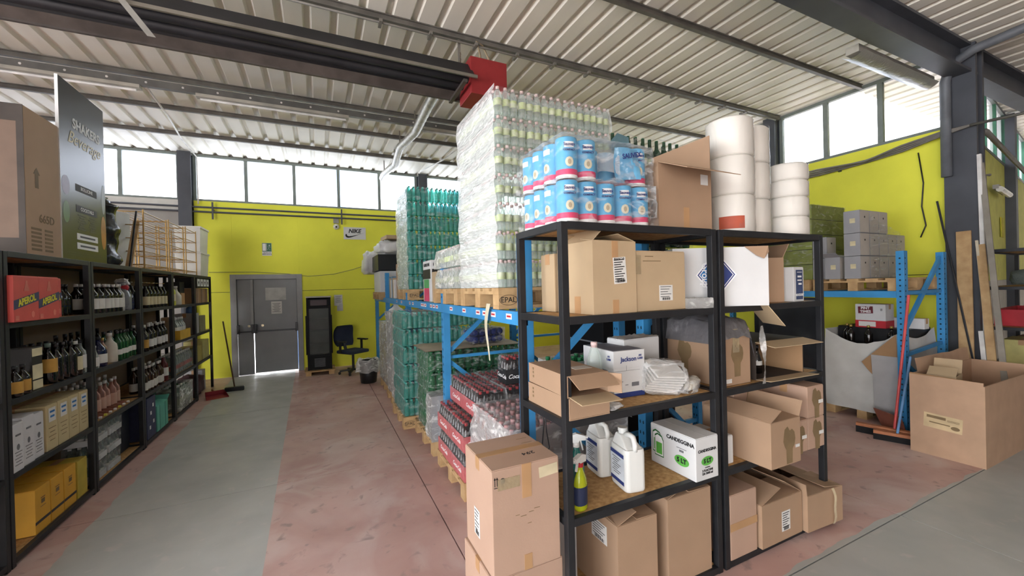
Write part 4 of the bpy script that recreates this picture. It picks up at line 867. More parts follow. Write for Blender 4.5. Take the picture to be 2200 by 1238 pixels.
bottle('liquor_bottle', 'small clear bottle with white label at the post, second unit', 'small', .035, .2, CLEARGLASS, WHITECAP, WHITELAB, (.1, .5), (XF - .05, 4.86, LV[2])); bottle('liquor_bottle', 'pale amber bottle between the navy and white bottles', 'liquor', .036, .25, PINKGLASS, GOLDCAP, CREAMLAB, (.12, .4), (XF - .08, 5.10, LV[2]))
bottle('white_bottle', 'opaque white ceramic-looking bottle with brown label patch', 'squat', .058, .285, mat('ceramic_white', '#CFC9BC', .4), WHITECAP, None, loc=(XF - .07, 5.22, LV[2]))
bottle('liquor_bottle', 'green glass bottle standing left of the clear bottle row', 'liquor', .04, .30, GREENGLASS, GREENCAP, WHITELAB, (.2, .4), (XF - .16, 5.1, LV[2]))
b0 = bottle('liquor_bottle', 'green glass bottle right of the white bottle', 'liquor', .037, .29, GREENGLASS, BLACKCAP, WHITELAB, (.2, .38), group='greenish bottles'); row(b0, 6, 5.30, 5.74, .05, LV[2], rows=2)
b0 = bottle('liquor_bottle', 'dark necked bottle behind the white bottle', 'liquor', .037, .31, DARKGLASS, BLACKCAP, None, group='back row dark bottles'); row(b0, 7, 4.85, 5.72, .30, LV[2])
b0 = bottle('rose_bottle', 'rose bottle with pale label above tray packs', 'liquor', .04, .285, PINKGLASS, WHITECAP, mat('rose_label', '#C9A493', .6), (.1, .5), group='rose and clear bottles on the low shelf'); row(b0, 8, 4.78, 5.56, .13, LV[1], rows=1)
b0 = bottle('clear_bottle', 'clear bottle standing behind the rose bottles', 'liquor', .04, .30, CLEARGLASS, WHITECAP, WHITELAB, (.15, .5), group='rose and clear bottles on the low shelf'); row(b0, 7, 4.80, 5.65, .24, LV[1], rows=2)
for k in range(8):
    t = thing('miniature_bottle', 'miniature bottle lying cap outwards, %s of eight on the shelf edge' % ORD[k], 'bottle', (XF - .03, 4.80 + k * .098, LV[1] + .019), 90, 'miniature bottles lying on the low shelf')
    o = MB().lathe([(0, 0), (.018, 0), (.018, .07), (.01, .09), (.01, .10)], 10).build('bottle_body', PINKGLASS, t); o.rotation_euler = (R(-90) * -1, 0, 0); o.location = (0, .11, 0)
    o = MB().lathe([(.011, 0), (.011, .018), (0, .018)], 10).build('cap', (WHITECAP, WHITECAP, mat('lime_cap', '#D6D84A', .4))[k % 3], t); o.rotation_euler = (R(90), 0, 0); o.location = (0, .012, 0)
sm = bottle_mesh('bottle', 'small', .03, .15, CLEARGLASS, WHITECAP, WHITELAB, (.1, .4), 8)
for col_ in range(2):
    for k in range(3):
        t = thing('tray_pack', 'white tray pack of small clear bottles, %s of the %s pile' % (('bottom', 'middle', 'top')[k], ('nearer', 'farther')[col_]), 'bottle pack', (XF - .05, 4.90 + .30 * col_ + .02 * k, LV[0] + .163 * k), 90, 'white tray packs')
        MB().box(-.13, .0, 0, .13, .20, .008).box(-.13, 0, .008, .13, .004, .05).box(-.13, .196, .008, .13, .20, .05).box(-.13, .004, .008, -.126, .196, .05).box(.126, .004, .008, .13, .196, .05).build('tray', WHITEBOX, t)
        for i in range(4):
            for j in range(3): put('bottle', sm, t, loc=(-.095 + .063 * i, .035 + .063 * j, .008))
        film_shell('pack_film', t, -.132, .132, -.002, .202, .004, .158, FILML, .008, seed=k)
LC('dark_crate', 'dark crate in the shade beyond the white tray packs', 5.52, 5.76, .12, LV[0], .28, .40, mat('dark_crate_plastic', '#2A2D38', .5), tape=None)
# ---------------- third unit (5.80 - 6.88)
b0 = bottle('wine_bottle', 'dark wine bottle with cream label, top shelf', 'wine', .04, .30, DARKGLASS, GOLDCAP, CREAMLAB, (.12, .45), group='dark bottles with cream labels'); row(b0, 6, 6.06, 6.80, .05, LV[3])
b0 = bottle('wine_bottle', 'dark plain bottle behind cream-label bottles, top shelf', 'wine', .04, .31, DARKGLASS, WHITECAP, None, group='dark plain bottles of third unit'); row(b0, 7, 5.9, 6.8, .16, LV[3])
b0 = bottle('wine_bottle', 'dark bottle with white label, middle shelf', 'liquor', .042, .30, DARKGLASS, WHITECAP, WHITELAB, (.12, .42), group='dark bottles with white labels of third unit'); row(b0, 6, 5.95, 6.78, .05, LV[2], rows=2)
bottle('liquor_bottle', 'dark bottle with orange label beside the post of third unit', 'liquor', .042, .27, DARKGLASS, BLACKCAP, ORANGELAB, (.15, .5), (XF - .04, 5.98, LV[2]))
b0 = bottle('wine_bottle', 'reddish brown bottle with white label, low shelf', 'liquor', .04, .29, BROWNGLASS, WHITECAP, WHITELAB, (.1, .4), group='brown bottles of third unit'); row(b0, 7, 5.92, 6.55, .05, LV[1], rows=2)
bottle('wine_bottle', 'larger red wine bottle with pale label ending the brown row', 'wine', .05, .35, mat('red_bottle', '#5B2020', .2), WHITECAP, WHITELAB, (.2, .5), (XF - .06, 6.66, LV[1]))
c = LC('navy_box', 'navy blue printed box on the lowest shelf of third unit', 5.90, 6.17, .01, LV[0], .34, .46, mat('navy_card', '#3A3F5E', .6, var=.1, scale=20), tape=None)
for u, v in ((-.05, .12), (.06, .17), (-.02, .28), (.05, .36)): plate('printed_square', WHITEINK, c, 'f', (u, -.171, v), .035, .04)
TEALBAG = mat('teal_paper', '#5FB3A0', .6, var=.05)
c = carton('teal_box', 'mint green gift box with its lid flap raised, on the lowest shelf', (XF - .16, 6.40, LV[0]), .38, .30, .30, 90, TEALBAG, {'b': 40, 'r': 60, 'f': -80}, fl={'b': .14, 'r': .10, 'f': .1}, tape=None)
MB().box(-.10, -.152, 0, -.09, -.150, .30).box(.09, -.152, 0, .10, -.150, .30).build('ribbon', mat('dark_teal', '#3F8273', .5), c)
LC('green_crate', 'dark green slatted crate at the back above the mint box', 6.45, 6.80, .18, LV[0] + .0, .20, .45, mat('dark_green_plastic', '#24483C', .5), tape=None)
# ---------------- fourth unit (6.88 - 7.95)
bottle('detergent_bottle', 'slim yellow bottle on top shelf of fourth unit', 'liquor', .045, .31, mat('yellow_plastic', '#C9C94A', .4), BLACKCAP, CREAMLAB, (.2, .5), (XF - .05, 7.02, LV[3]))
bottle('white_jug', 'white conical jug on top shelf beside the slim yellow bottle', 'small', .085, .27, mat('ceramic_white', '#CFC9BC', .4), WHITECAP, None, loc=(XF - .09, 7.28, LV[3]))
LC('orange_box', 'small orange box beside the white jug', 7.45, 7.62, .05, LV[3], .1, .17, mat('orange_card', '#B5895A', .6)); LC('black_box', 'black box in the corner of fourth unit top shelf', 7.66, 7.90, .12, LV[3], .2, .34, mat('black_card', '#22201E', .5))
LC('tall_card', 'upright cardboard sleeve beside the yellow crate', 6.96, 7.10, .06, LV[2], .10, .33, CARD2)
YCR = mat('yellow_crate_plastic', '#D2A832', .5)
t = thing('yellow_crate', 'low yellow crate of clear bottles on the middle shelf', 'crate', (XF - .0, 7.40, LV[2]), 90)
MB().box(-.25, 0, 0, .25, .26, .008).build('crate_floor', YCR, t)
for q in ((-.25, 0, .25, .008), (-.25, .252, .25, .26), (-.25, .008, -.242, .252), (.242, .008, .25, .252)): MB().box(q[0], q[1], .008, q[2], q[3], .13).build('crate_side', YCR, t)
b0 = bottle('clear_bottle', 'clear bottle in the low yellow crate', 'liquor', .045, .30, CLEARGLASS, WHITECAP, WHITELAB, (.3, .55), group='clear bottles in the yellow crate'); row(b0, 5, 7.18, 7.62, .07, LV[2] + .009, rows=2, vs=.10)
pm = bottle_mesh('bottle', 'pet', .045, .28, CLEARGLASS, WHITECAP, mat('red_label', '#B5544A', .6), (.25, .45), 8)
for k in range(2):
    t = thing('soft_drink_pack', 'shrink pack of clear bottles with red labels, %s of two' % ('nearer', 'farther')[k], 'bottle pack', (XF - .03, 7.17 + .48 * k, LV[1]), 90, 'red label packs')
    for i in range(5):
        for j in range(2): put('bottle', pm, t, loc=(-.19 + .095 * i, .05 + .095 * j, 0))
    film_shell('pack_film', t, -.24, .24, 0, .20, .004, .25, FILML, .008, seed=k)
gp = bottle_mesh('bottle', 'pet', .06, .34, GREENPET, WHITECAP, mat('pale_green_label', '#B9C98A', .6), (.3, .5), 10)
t = thing('green_bottle_pack', 'large wrapped pack of green bottles on the floor shelf', 'bottle pack', (XF - .02, 7.40, LV[0]), 90)
for i in range(5):
    for j in range(2): put('bottle', gp, t, loc=(-.25 + .125 * i, .06 + .125 * j, 0))
film_shell('pack_film', t, -.32, .32, -.01, .26, .004, .34, FILMW, .015, seed=2)
LC('black_box', 'black box behind the green bottle pack', 7.20, 7.80, .32, LV[0], .12, .46, mat('black_card', '#22201E', .5))
# ---------------- last open unit
c = LC('cutout_box', 'black box with white star cut-outs under the last shelf top', 8.15, 9.0, .02, 1.80, .28, .165, mat('black_card', '#22201E', .5), tape=None)
for k in range(4):
    s = plate('star_panel', WHITEINK, c, 'f', (-.30 + .2 * k, -.141, .085), .15, .12)
    MB().add([((.045 if i % 2 == 0 else .02) * math.sin(math.pi * i / 5), (.045 if i % 2 == 0 else .02) * math.cos(math.pi * i / 5), .002) for i in range(10)], [tuple(range(10))]).build('star_print', BLACKINK, s)
for k in range(9):
    a = 8.10 + .098 * k
    b_ = MB().box(-.045, -.10, 0, .045, .10, .245).build('box_file', (CARDIN, mat('file_brown', '#8A6F58', .8), CARD)[k % 3], loc=(XF - .14, a + .045, LV[3]), rot=(0, 0, R(90)), bevel=.003); tag(b_, 'brown upright file under the star box, number %s from the near post' % ('one', 'two', 'three', 'four', 'five', 'six', 'seven', 'eight', 'nine')[k], 'file', 'brown files on the last unit')
for k, (a, b, z, h, m_, nm) in enumerate(((8.02, 8.28, LV[2], .33, GREYBOX, 'grey carton at the near post of last unit'), (8.34, 8.70, LV[2], .27, mat('olive_card', '#8E8A6A', .7), 'olive carton on the middle shelf of last unit'), (8.05, 8.40, LV[1], .25, mat('dull_yellow_card', '#B5A85E', .7), 'dull yellow carton on low shelf of last unit'), (8.46, 8.90, LV[1], .31, mat('straw_film_card', '#C7BF7A', .5), 'straw coloured carton beside the dull yellow one'))):
    LC('stored_carton', nm, a, b, .03, z, .26, h, m_)
t = bottle('blue_canister', 'small blue canister on the grey carton of last unit', 'small', .05, .14, mat('blue_plastic', '#4A6A9A', .4), WHITECAP, None, loc=(XF - .12, 8.14, LV[2] + .335))
# ---------------- on top of the left row
TVC = mat('large_carton_card', '#B69A80', .8, var=.06, scale=2); TVD = mat('black_printed_edge', '#3B342F', .7, var=.15)
c = thing('appliance_carton', 'tall worn appliance carton with black-edged face at the picture edge', 'box', (-2.17, 4.265, 2.004))
MB().box(-.32, -.215, 0, .32, .215, 1.06).build('carton_body', TVC, c, bevel=.008)
MB().box(-.30, -.2165, .05, .30, -.2152, 1.0).build('printed_face', mat('brown_print_face', '#6B584B', .7, var=.08), c); MB().box(-.32, -.219, .0, .32, -.2155, .12).box(-.32, -.219, .94, .32, -.2155, 1.06).box(.285, -.219, .12, .32, -.2155, .94).box(-.32, -.219, .12, -.285, -.2155, .94).build('printed_border', TVD, c)
text('665D', .085, BROWNINK, c, (.3215, .03, .28), 'r', bold=.001); b = MB()
for k in range(6): b.box(.3205, -.16, .04 + .03 * k, .3212, -.04, .057 + .03 * k); b.box(.3205, 0.0, .04 + .03 * k, .3212, .10, .057 + .03 * k)
b.build('carton_print', BROWNINK, c, kind='stuff'); b = MB(); b.prism([(-.10, .50), (-.06, .50), (-.06, .60), (-.04, .60), (-.08, .65), (-.12, .60), (-.10, .60)], 'x', .3205, .3212); b.build('arrow_print', BROWNINK, c)
oval('round_print', BROWNINK, c, 'f', (.12, -.2165, .80), .03, .04)
# poster board
POST = mat('poster_black', '#23282A', .28, var=.1, spec=.5)
c = thing('poster_board', 'tall dark drinks poster board standing on edge on the shelving', 'poster', (-1.86, 4.87, 2.004))
MB().box(-.008, -.375, 0, .008, .385, 1.49).build('board', POST, c, bevel=.002); MB().box(-.010, -.378, 0, .010, -.375, 1.49).build('board_edge', WHITEINK, c)
text('SHAKERS', .115, WHITEINK, c, (.0095, .06, 1.17), 'r', bold=.004); 
text('Beverage', .15, mat('gold_script', '#BBA96A', .4), c, (.0095, .02, 1.04), 'r', shear=.4, bold=.001)
for z, w_, h_, m_, tx in ((.87, .38, .06, INK, ''), (.72, .30, .05, INK, ''), (.635, .36, .06, INK, 'BOLLICINE'), (.455, .36, .06, INK, 'COCKTAILS'), (.215, .36, .055, WHITEINK, ''), (.135, .36, .055, WHITEINK, '')):
    if tx: plate('title_bar', INK, c, 'r', (.0085, .03, z), w_, h_); text(tx, .042, WHITEINK, c, (.0106, .03, z), 'r', bold=.0008)
    elif m_ is WHITEINK: s = plate('title_bar', m_, c, 'r', (.0085, .03, z), w_, h_); MB().box(-.13, -.008, .0013, .13, .008, .0018).build('print', INK, s)
lines(c, INK, 'r', [(.0088, .03, .34)] + [(-.09 + .18 * (q % 2), .06 - .02 * (q // 2), .13 - .03 * (q % 3), .007) for q in range(14)] + [(0, -.27, .7, .003), (0, -.29, .6, .003)])
oval('fruit_print', mat('orange_fruit_print', '#C98A3A', .4), c, 'r', (.0088, .33, .30), .05, .16); oval('leaf_print', mat('green_leaf_print', '#54763F', .4), c, 'r', (.0088, -.30, .40), .05, .09); oval('glass_print', mat('glass_print_grey', '#9DA3A3', .4), c, 'r', (.0088, .34, .62), .035, .14); oval('flower_print', mat('lilac_print', '#8E7F97', .4), c, 'r', (.0088, -.30, .62), .06, .08)
# black bin bag bundle
BAG = mat('black_bag', '#17181B', .25, var=.1, bump=.9, bscale=14, spec=.6)
t = thing('black_bag_bundle', 'tall bundle wrapped in shiny black plastic beside the poster', 'bag', (-1.97, 5.43, 2.004))
def wrapb(u, v):
    a = u * 2 * math.pi; r = (.135 + .02 * math.sin(v * 14) + .03 * noise.noise((math.cos(a) * 2, math.sin(a) * 2, v * 7))) * (1 if v < .93 else .55)
    return (r * math.cos(a), r * 1.1 * math.sin(a), .66 * v)
MB().grid(wrapb, 28, 26).build('bag_film', BAG, t, fixn=False)
blob('bag_knot', BAG, t, .07, .07, .04, .5, 6, (0, 0, .65))
# white panels leaning with a wooden lath and a dark rod
o = MB().add([(-2.05, 5.62, 2.004), (-1.99, 5.62, 2.004), (-1.99, 6.25, 2.004), (-2.05, 6.25, 2.004), (-2.05, 5.62, 2.62), (-1.99, 5.62, 2.62), (-1.99, 6.25, 2.66), (-2.05, 6.25, 2.66)], [(0, 3, 2, 1), (4, 5, 6, 7), (0, 1, 5, 4), (1, 2, 6, 5), (2, 3, 7, 6), (3, 0, 4, 7)]).build('foam_board', WHITEBOX, bevel=.006); tag(o, 'blank white panel standing beside the black bundle', 'panel')
o = MB().cyl((-1.86, 5.80, 2.012), (-1.86, 6.02, 2.66), .010, n=8).build('dark_rod', BLACKCAP); tag(o, 'thin dark rod leaning against the white panel', 'rod')
o = MB().bar((-1.90, 5.90, 2.022), (-1.90, 6.15, 2.56), .02, .055, up=(1, 0, 0)).build('wooden_lath', WOOD); tag(o, 'short wooden lath leaning against the wire display stand', 'lath')
# brass-coloured display stands
BRASS = mat('brass_wire', '#B08D55', .35, .5, var=.1)
def dstand(label, y0, y1, z1, x0=-2.15, x1=-1.83):
    t = thing('display_stand', label, 'display stand', (x1, y0, 2.004), 0, 'wire display stands')
    w = y1 - y0; h = z1 - 2.004; d_ = x0 - x1
    for x in (0, d_):
        for y in (0, w): MB().cyl((x, y, 0), (x, y, h), .009, n=6).build('upright', BRASS, t)
    for k in range(5):
        z = h * (.08 + .22 * k)
        b = MB()
        for x in (0, d_): b.cyl((x, 0, z), (x, w, z), .006, n=6)
        for y in (0, w): b.cyl((0, y, z), (d_, y, z), .006, n=6)
        b.build('shelf_hoop', BRASS, t)
        for q in range(1, 5): MB().cyl((d_ * q / 5, 0, z), (d_ * q / 5, w, z), .0035, n=5).build('shelf_wire', BRASS, t)
dstand('brass wire display stand, nearest of three, beside the wooden lath', 6.12, 6.90, 2.70); dstand('brass wire display stand, middle of three', 7.0, 7.66, 2.72); dstand('brass wire display stand, farthest of three, beside the white bins', 7.78, 8.36, 2.74)
# white storage bins
BIN = mat('bin_white', '#D9D8D2', .45, var=.03)
def sbin(label, loc, w, d_, h, rz=90):
    t = thing('storage_bin', label, 'storage bin', loc, rz, 'white storage bins'); W, D = w / 2, d_ / 2; n = 4
    v = [(-W * .9, -D * .9, 0), (W * .9, -D * .9, 0), (W * .9, D * .9, 0), (-W * .9, D * .9, 0), (-W, -D, h), (W, -D, h), (W, D, h), (-W, D, h), (-W + .01, -D + .01, h), (W - .01, -D + .01, h), (W - .01, D - .01, h), (-W + .01, D - .01, h), (-W * .9 + .01, -D * .9 + .01, .01), (W * .9 - .01, -D * .9 + .01, .01), (W * .9 - .01, D * .9 - .01, .01), (-W * .9 + .01, D * .9 - .01, .01)]
    MB().add(v, [(0, 3, 2, 1)] + [(i, (i + 1) % 4, 4 + (i + 1) % 4, 4 + i) for i in range(4)] + [(4 + i, 4 + (i + 1) % 4, 8 + (i + 1) % 4, 8 + i) for i in range(4)] + [(8 + i, 8 + (i + 1) % 4, 12 + (i + 1) % 4, 12 + i) for i in range(4)] + [(12, 13, 14, 15)]).build('bin_body', BIN, t)
    MB().box(-W - .012, -D - .012, h - .02, W + .012, D + .012, h + .012).build('bin_lid', BIN, t, bevel=.005)
sbin('lower white plastic storage bin at the far end of the left row', (-1.98, 8.80, 2.004), .55, .36, .40); sbin('upper white plastic storage bin on another, far end of left row', (-1.98, 8.80, 2.42), .55, .36, .42)
sbin('translucent white storage bin behind the display stands', (-2.02, 8.08 - .55 + .5, 2.004), .0 + .3, .18, .62) if False else None
# ================================================================ BLUE PALLET RACKING AND ITS LOADS
RBLUE = mat('rack_blue', '#3F92CC', .45, var=.08, scale=4); SLOT = mat('slot_dark', '#15303F', .7)
def rpost(parent, x, y, h=2.0, w=.075, d_=.07):
    o = MB().box(x, y, 0, x + d_, y + w, h).build('post', RBLUE, parent, bevel=.003); b = MB(); z = .1
    while z < h - .05:
        for u in (.022, .053): b.add([(x - .0012, y + u - .007, z), (x - .0012, y + u + .003, z - .006), (x - .0012, y + u + .007, z + .012), (x - .0012, y + u - .003, z + .022)], [(0, 1, 2, 3)])
        z += .075
    b.build('slot_row', SLOT, o, fixn=False, kind='stuff'); return o
def beam(parent, x, y0, y1, z=1.54, h=.085, d_=.045): return MB().box(x, y0, z - h, x + d_, y1, z).build('beam', RBLUE, parent, bevel=.003)
def frame(parent, y, x0, x1, h=2.0, zz=((.30, 1.15), (.95, 1.85))):
    rpost(parent, x0, y, h); rpost(parent, x1, y, h)
    MB().bar((x0 + .07, y + .037, .36), (x1, y + .037, .36), .03, .035).build('brace', RBLUE, parent); MB().bar((x0 + .07, y + .037, 1.0), (x1, y + .037, 1.0), .03, .03).build('brace', RBLUE, parent) if y > 3 else None
    MB().bar((x0 + .07, y + .037, 1.06), (x1, y + .037, 1.82), .03, .04).build('brace', RBLUE, parent); MB().bar((x0 + .07, y + .037, 1.02 if y < 3 else .95), (x1, y + .037, .20), .03, .04).build('brace', RBLUE, parent)
rk = thing('pallet_racking', 'blue steel pallet racking with water pallets along the aisle', 'racking', (0, 0, 0))
for y in (2.18, 3.93, 5.80, 7.72): frame(rk, y, 1.11, 2.06)
for x in (1.10, 2.10): beam(rk, x, 2.18, 5.8); beam(rk, x, 5.8, 9.3)
frame(rk, 9.25, 1.11, 2.06)
PL = mat('price_label', '#E9E4E2', .6)
for k, y in enumerate((2.36, 2.62, 2.78, 2.92, 3.25, 3.62, 4.12, 4.24, 4.36, 4.62, 4.72, 4.80, 5.3, 5.5, 6.1, 6.5)):
    s = plate('price_label', PL, rk, 'l', (1.0995, y, 1.505), .085, .035); MB().box(-.03, -.006, .0013, .03, .006, .002).build('print', REDINK, s)
rk2 = thing('pallet_racking', 'second row of blue pallet racking behind the aisle row', 'racking', (0, 0, 0))
for y in (2.75, 4.9): frame(rk2, y, 2.32, 3.27)
for x in (2.31, 3.30): beam(rk2, x, 2.75, 4.95)
# --- upper level loads
RZ = 1.545
pallet('stamped timber pallet under the tall clear water stack', 1.085, 2.485, RZ)
wm = bottle_mesh('bottle', 'pet', .0295, .19, PET, PINKCAP, LIMELAB, (.30, .55), 12)
load('clear_water_stack', 'tall film-wrapped stack of clear water bottles with green labels, seven layers', 1.10, 2.50, RZ + .146, 16, 13, 7, .0612, .197, wm, film=FILML, amp=.008, side=FILMS)
pallet('timber pallet under the low wrapped water stack', 1.085, 3.385, RZ, stamp=False)
load('low_water_stack', 'low two-layer wrapped water stack beside the tall clear one', 1.10, 3.40, RZ + .146, 12, 12, 2, .0612, .197, wm, film=FILMW, amp=.022)
pallet('stamped timber pallet under the tall turquoise stack', 1.085, 5.485, RZ)
tm = bottle_mesh('bottle', 'pet', .031, .195, TEALPET, TEALCAP, None, n=8)
load('turquoise_water_stack', 'tall film-wrapped stack of turquoise water bottles on upper level', 1.10, 5.50, RZ + .146, 17, 13, 7, .064, .2, tm, film=FILML, amp=.006, side=FILMS)
gm = bottle_mesh('bottle', 'wine', .043, .335, GREENGLASS, GREENCAP, LIMELAB, (.2, .42), 10)
pallet('timber pallet under the green glass bottles, upper level of second row', 2.36, 2.86, RZ, stamp=False)
load('green_glass_stack', 'wrapped stack of green glass bottles seen above the toilet paper', 2.42, 2.90, RZ + .146, 11, 7, 4, .09, .35, gm, film=FILML)
o = MB().add([(2.40, 2.885, 2.78), (2.62, 2.885, 2.76), (2.60, 2.885, 3.04), (2.47, 2.885, 3.06), (2.40, 2.90, 2.98)], [(0, 1, 2, 3, 4)]).add([(2.40, 2.888, 2.78), (2.62, 2.888, 2.76), (2.60, 2.888, 3.04), (2.47, 2.888, 3.06), (2.40, 2.903, 2.98)], [(4, 3, 2, 1, 0)]).build('blue_wrap_sheet', mat('pale_blue_film', '#7FA9B8', .3), fixn=False); tag(o, 'piece of pale blue printed film on the green glass stack', 'plastic sheet')
c = carton('white_roll_carton', 'white rounded packet on the far upper level beside the jumbo rolls', (3.75, 2.95, RZ + .0), .40, .3, 1.72, 0, WHITEBOX) if False else None
# --- small cartons on the beam between the stacks
c = carton('hurricane_carton', 'tall slim drinks carton with white top, black, green and pink panels', (1.30, 4.66, RZ), .36, .33, .47, -90, WHITEBOX, tape=None)
plate('printed_panel', mat('black_card', '#22201E', .5), c, 'f', (0, -.1665, .315), .34, .11); plate('printed_panel', mat('green_print', '#4FA060', .5), c, 'f', (-.02, -.1665, .205), .24, .10); plate('printed_panel', mat('pink_print', '#D6486E', .5), c, 'f', (-.02, -.1665, .08), .24, .15)
plate('printed_panel', mat('pink_print', '#D6486E', .5), c, 'r', (.181, .0, .08), .30, .15); plate('printed_panel', mat('green_print', '#4FA060', .5), c, 'r', (.181, .0, .205), .30, .10); plate('printed_panel', mat('black_card', '#22201E', .5), c, 'r', (.181, .0, .315), .30, .11)
text('HURRICANE', .05, BLACKINK, c, (.182, .0, .42), 'r', bold=.001); text('HURRICANE', .05, BLACKINK, c, (0, -.168, .42), 'f', bold=.001)
carton('slit_carton', 'narrow brown carton with rounded cut-out beside the low wrapped stack', (1.26, 4.33, RZ), .16, .26, .33, -90, CARD2)
carton('upright_carton', 'upright brown carton left of the tall turquoise stack', (1.28, 6.72, RZ), .28, .24, .56, -90, CARD)
for k in range(6):
    o = MB().box(-.04, -.11, 0, .04, .11, .31 + .03 * (k % 3)).build('binder', (PAPER, CARD2, mat('blue_card', '#6E8FA8', .6))[k % 3], loc=(1.24, 6.93 + .098 * k, RZ), rot=(0, 0, R(-90)), bevel=.003); tag(o, ('white', 'buff', 'pale blue')[k % 3] + ' upright folder beside the blue post, %s of the row' % ORD[k], 'folder', 'folders on the racking')
# far pile of crates and white bags
t = thing('black_crate', 'black plastic crate in the pile at the far end of racking', 'crate', (1.02, 7.95, 2.06)); BC = mat('black_plastic', '#1F2022', .4)
MB().box(0, 0, 0, .55, .95, .012).build('crate_floor', BC, t)
for q in ((0, 0, .55, .014), (0, .936, .55, .95), (0, .014, .014, .936), (.536, .014, .55, .936)): MB().box(q[0], q[1], .012, q[2], q[3], .30).build('crate_side', BC, t)
WBAG = mat('white_bag', '#DCDCDA', .4, var=.04, bump=.8, bscale=12)
for nm, loc, s in (('crumpled white bag on top of the black crate', (1.32, 8.3, 2.50), (.26, .40, .15)), ('smaller white bag sagging over the far end of pile', (1.02, 9.1, 2.25), (.16, .26, .24))):
    t = thing('white_bag', nm, 'bag', loc); blob('bag_film', WBAG, t, s[0], s[1], s[2], .35, loc[1], (0, 0, 0), flat=.05)
c = carton('white_stack_box', 'white carton under the black crate at far end of racking', (1.30, 8.42, RZ + .10), .9, .5, .40, -90, WHITEBOX, tape=None)
t = carton('top_carton', 'flat pale carton on top of the crumpled white bag', (1.36, 8.2, 2.66), .5, .4, .07, -85, CARD2)
pallet('timber pallet under the white carton at far end of racking', 1.03, 7.95, RZ - .045, w=.9, d=1.0, stamp=False)
# --- floor level loads
gl = bottle_mesh('bottle', 'pet', .041, .31, clear_mat('pinkish_pet', '#EFE4E2', '#E3D6D4', .25, .06, bump=0), mat('rose_cap', '#D8A5A5', .4), None, n=10)
pallet('low timber pallet under the film-covered bottle heap', 1.04, 2.29, 0, w=1.0, d=.72, stamp=False)
t = load('covered_bottle_heap', 'heap of clear bottles under loose bright film behind the stacked cartons', 1.05, 2.30, .146, 11, 8, 2, .088, .325, gl, film=FILMW, topall=True, amp=.03)
MB().grid(lambda u, v: (.0 + .97 * u, -.03 + .76 * v, .665 + .03 * noise.noise((u * 6, v * 6, 3)) - .08 * max(0, abs(u - .5) * 2 - .85) / .15), 26, 20).build('cover_film', FILML, t, fixn=False)
# cola packs
CR = mat('cola_red', '#C5414A', .4, var=.04); CRP = clear_mat('cola_red_film', '#EDB0AE', '#D9777A', .72, .2, streak=.25, sscale=10, bump=.4); CBLK = mat('cola_black', '#2A2A2C', .4)
cb = bottle_mesh('bottle', 'small', .0305, .225, COLA, REDCAP, None, n=8)
def cola_pack(label, loc, rz=0, nx=4, ny=6, band=CRP):
    t = thing('cola_pack', label, 'bottle pack', loc, rz, 'cola packs')
    for i in range(nx):
        for j in range(ny):
            if 0 < i < nx - 1 and 0 < j < ny - 1 and False: continue
            put('bottle', cb, t, loc=((i + .5) * .0635, (j + .5) * .0635, .002))
    w, l = nx * .0635, ny * .0635
    b = MB(); b.box(-.003, -.003, 0, w + .003, -.001, .125).box(-.003, l + .001, 0, w + .003, l + .003, .125).box(-.003, -.001, 0, -.001, l + .001, .125).box(w + .001, -.001, 0, w + .003, l + .001, .125); b.build('red_band', band, t)
    text('Coca-Cola', .050, WHITEINK, t, (-.0045, l / 2, .062), 'l', shear=.35, bold=.0006); text('Coca-Cola', .05, WHITEINK, t, (w / 2, -.0045, .062), 'f', shear=.35, bold=.0006)
    film_shell('pack_film', t, -.004, w + .004, -.004, l + .004, .10, .232, FILML, .008, top=True, seed=loc[0] * 7 + loc[1], taper=.06)
    return t
pallet('timber pallet under the cola packs, foremost on the aisle', 1.0, 3.06, 0, stamp=False)
k0 = cola_pack('cola pack in red film', (1.01, 3.07, .146)); n_ = 0
WHERE = ('bottom', 'middle')
k0['label'] = 'cola pack in red film, bottom layer, nearer one on the aisle side'
dup(k0, (1.01, 3.46, .146), label='cola pack in red film, bottom layer, farther one on the aisle side')
dup(k0, (1.01, 3.07, .382), label='cola pack in red film, middle layer, nearer one on the aisle side'); dup(k0, (1.01, 3.46, .382), label='cola pack in red film, middle layer, farther one on the aisle side')
for i in range(1, 4): 
    for j in range(2): dup(k0, (1.01 + .27 * i, 3.07 + .39 * j, .382), label='cola pack under the top layer, inner row %s, %s one' % (('one', 'two', 'three')[i - 1], ('nearer', 'farther')[j]))
nm = (('aisle edge', 'second row', 'third row'), )
for i in range(3):
    for j in range(2): dup(k0, (1.14 + .27 * i, 3.07 + .39 * j, .618), label='cola pack on the top layer, %s, %s one' % (nm[0][i], ('nearer', 'farther')[j]))
cola_pack('single cola pack with black band lying loose on the top layer', (1.43, 3.16, .856), -4, 4, 3, CBLK)
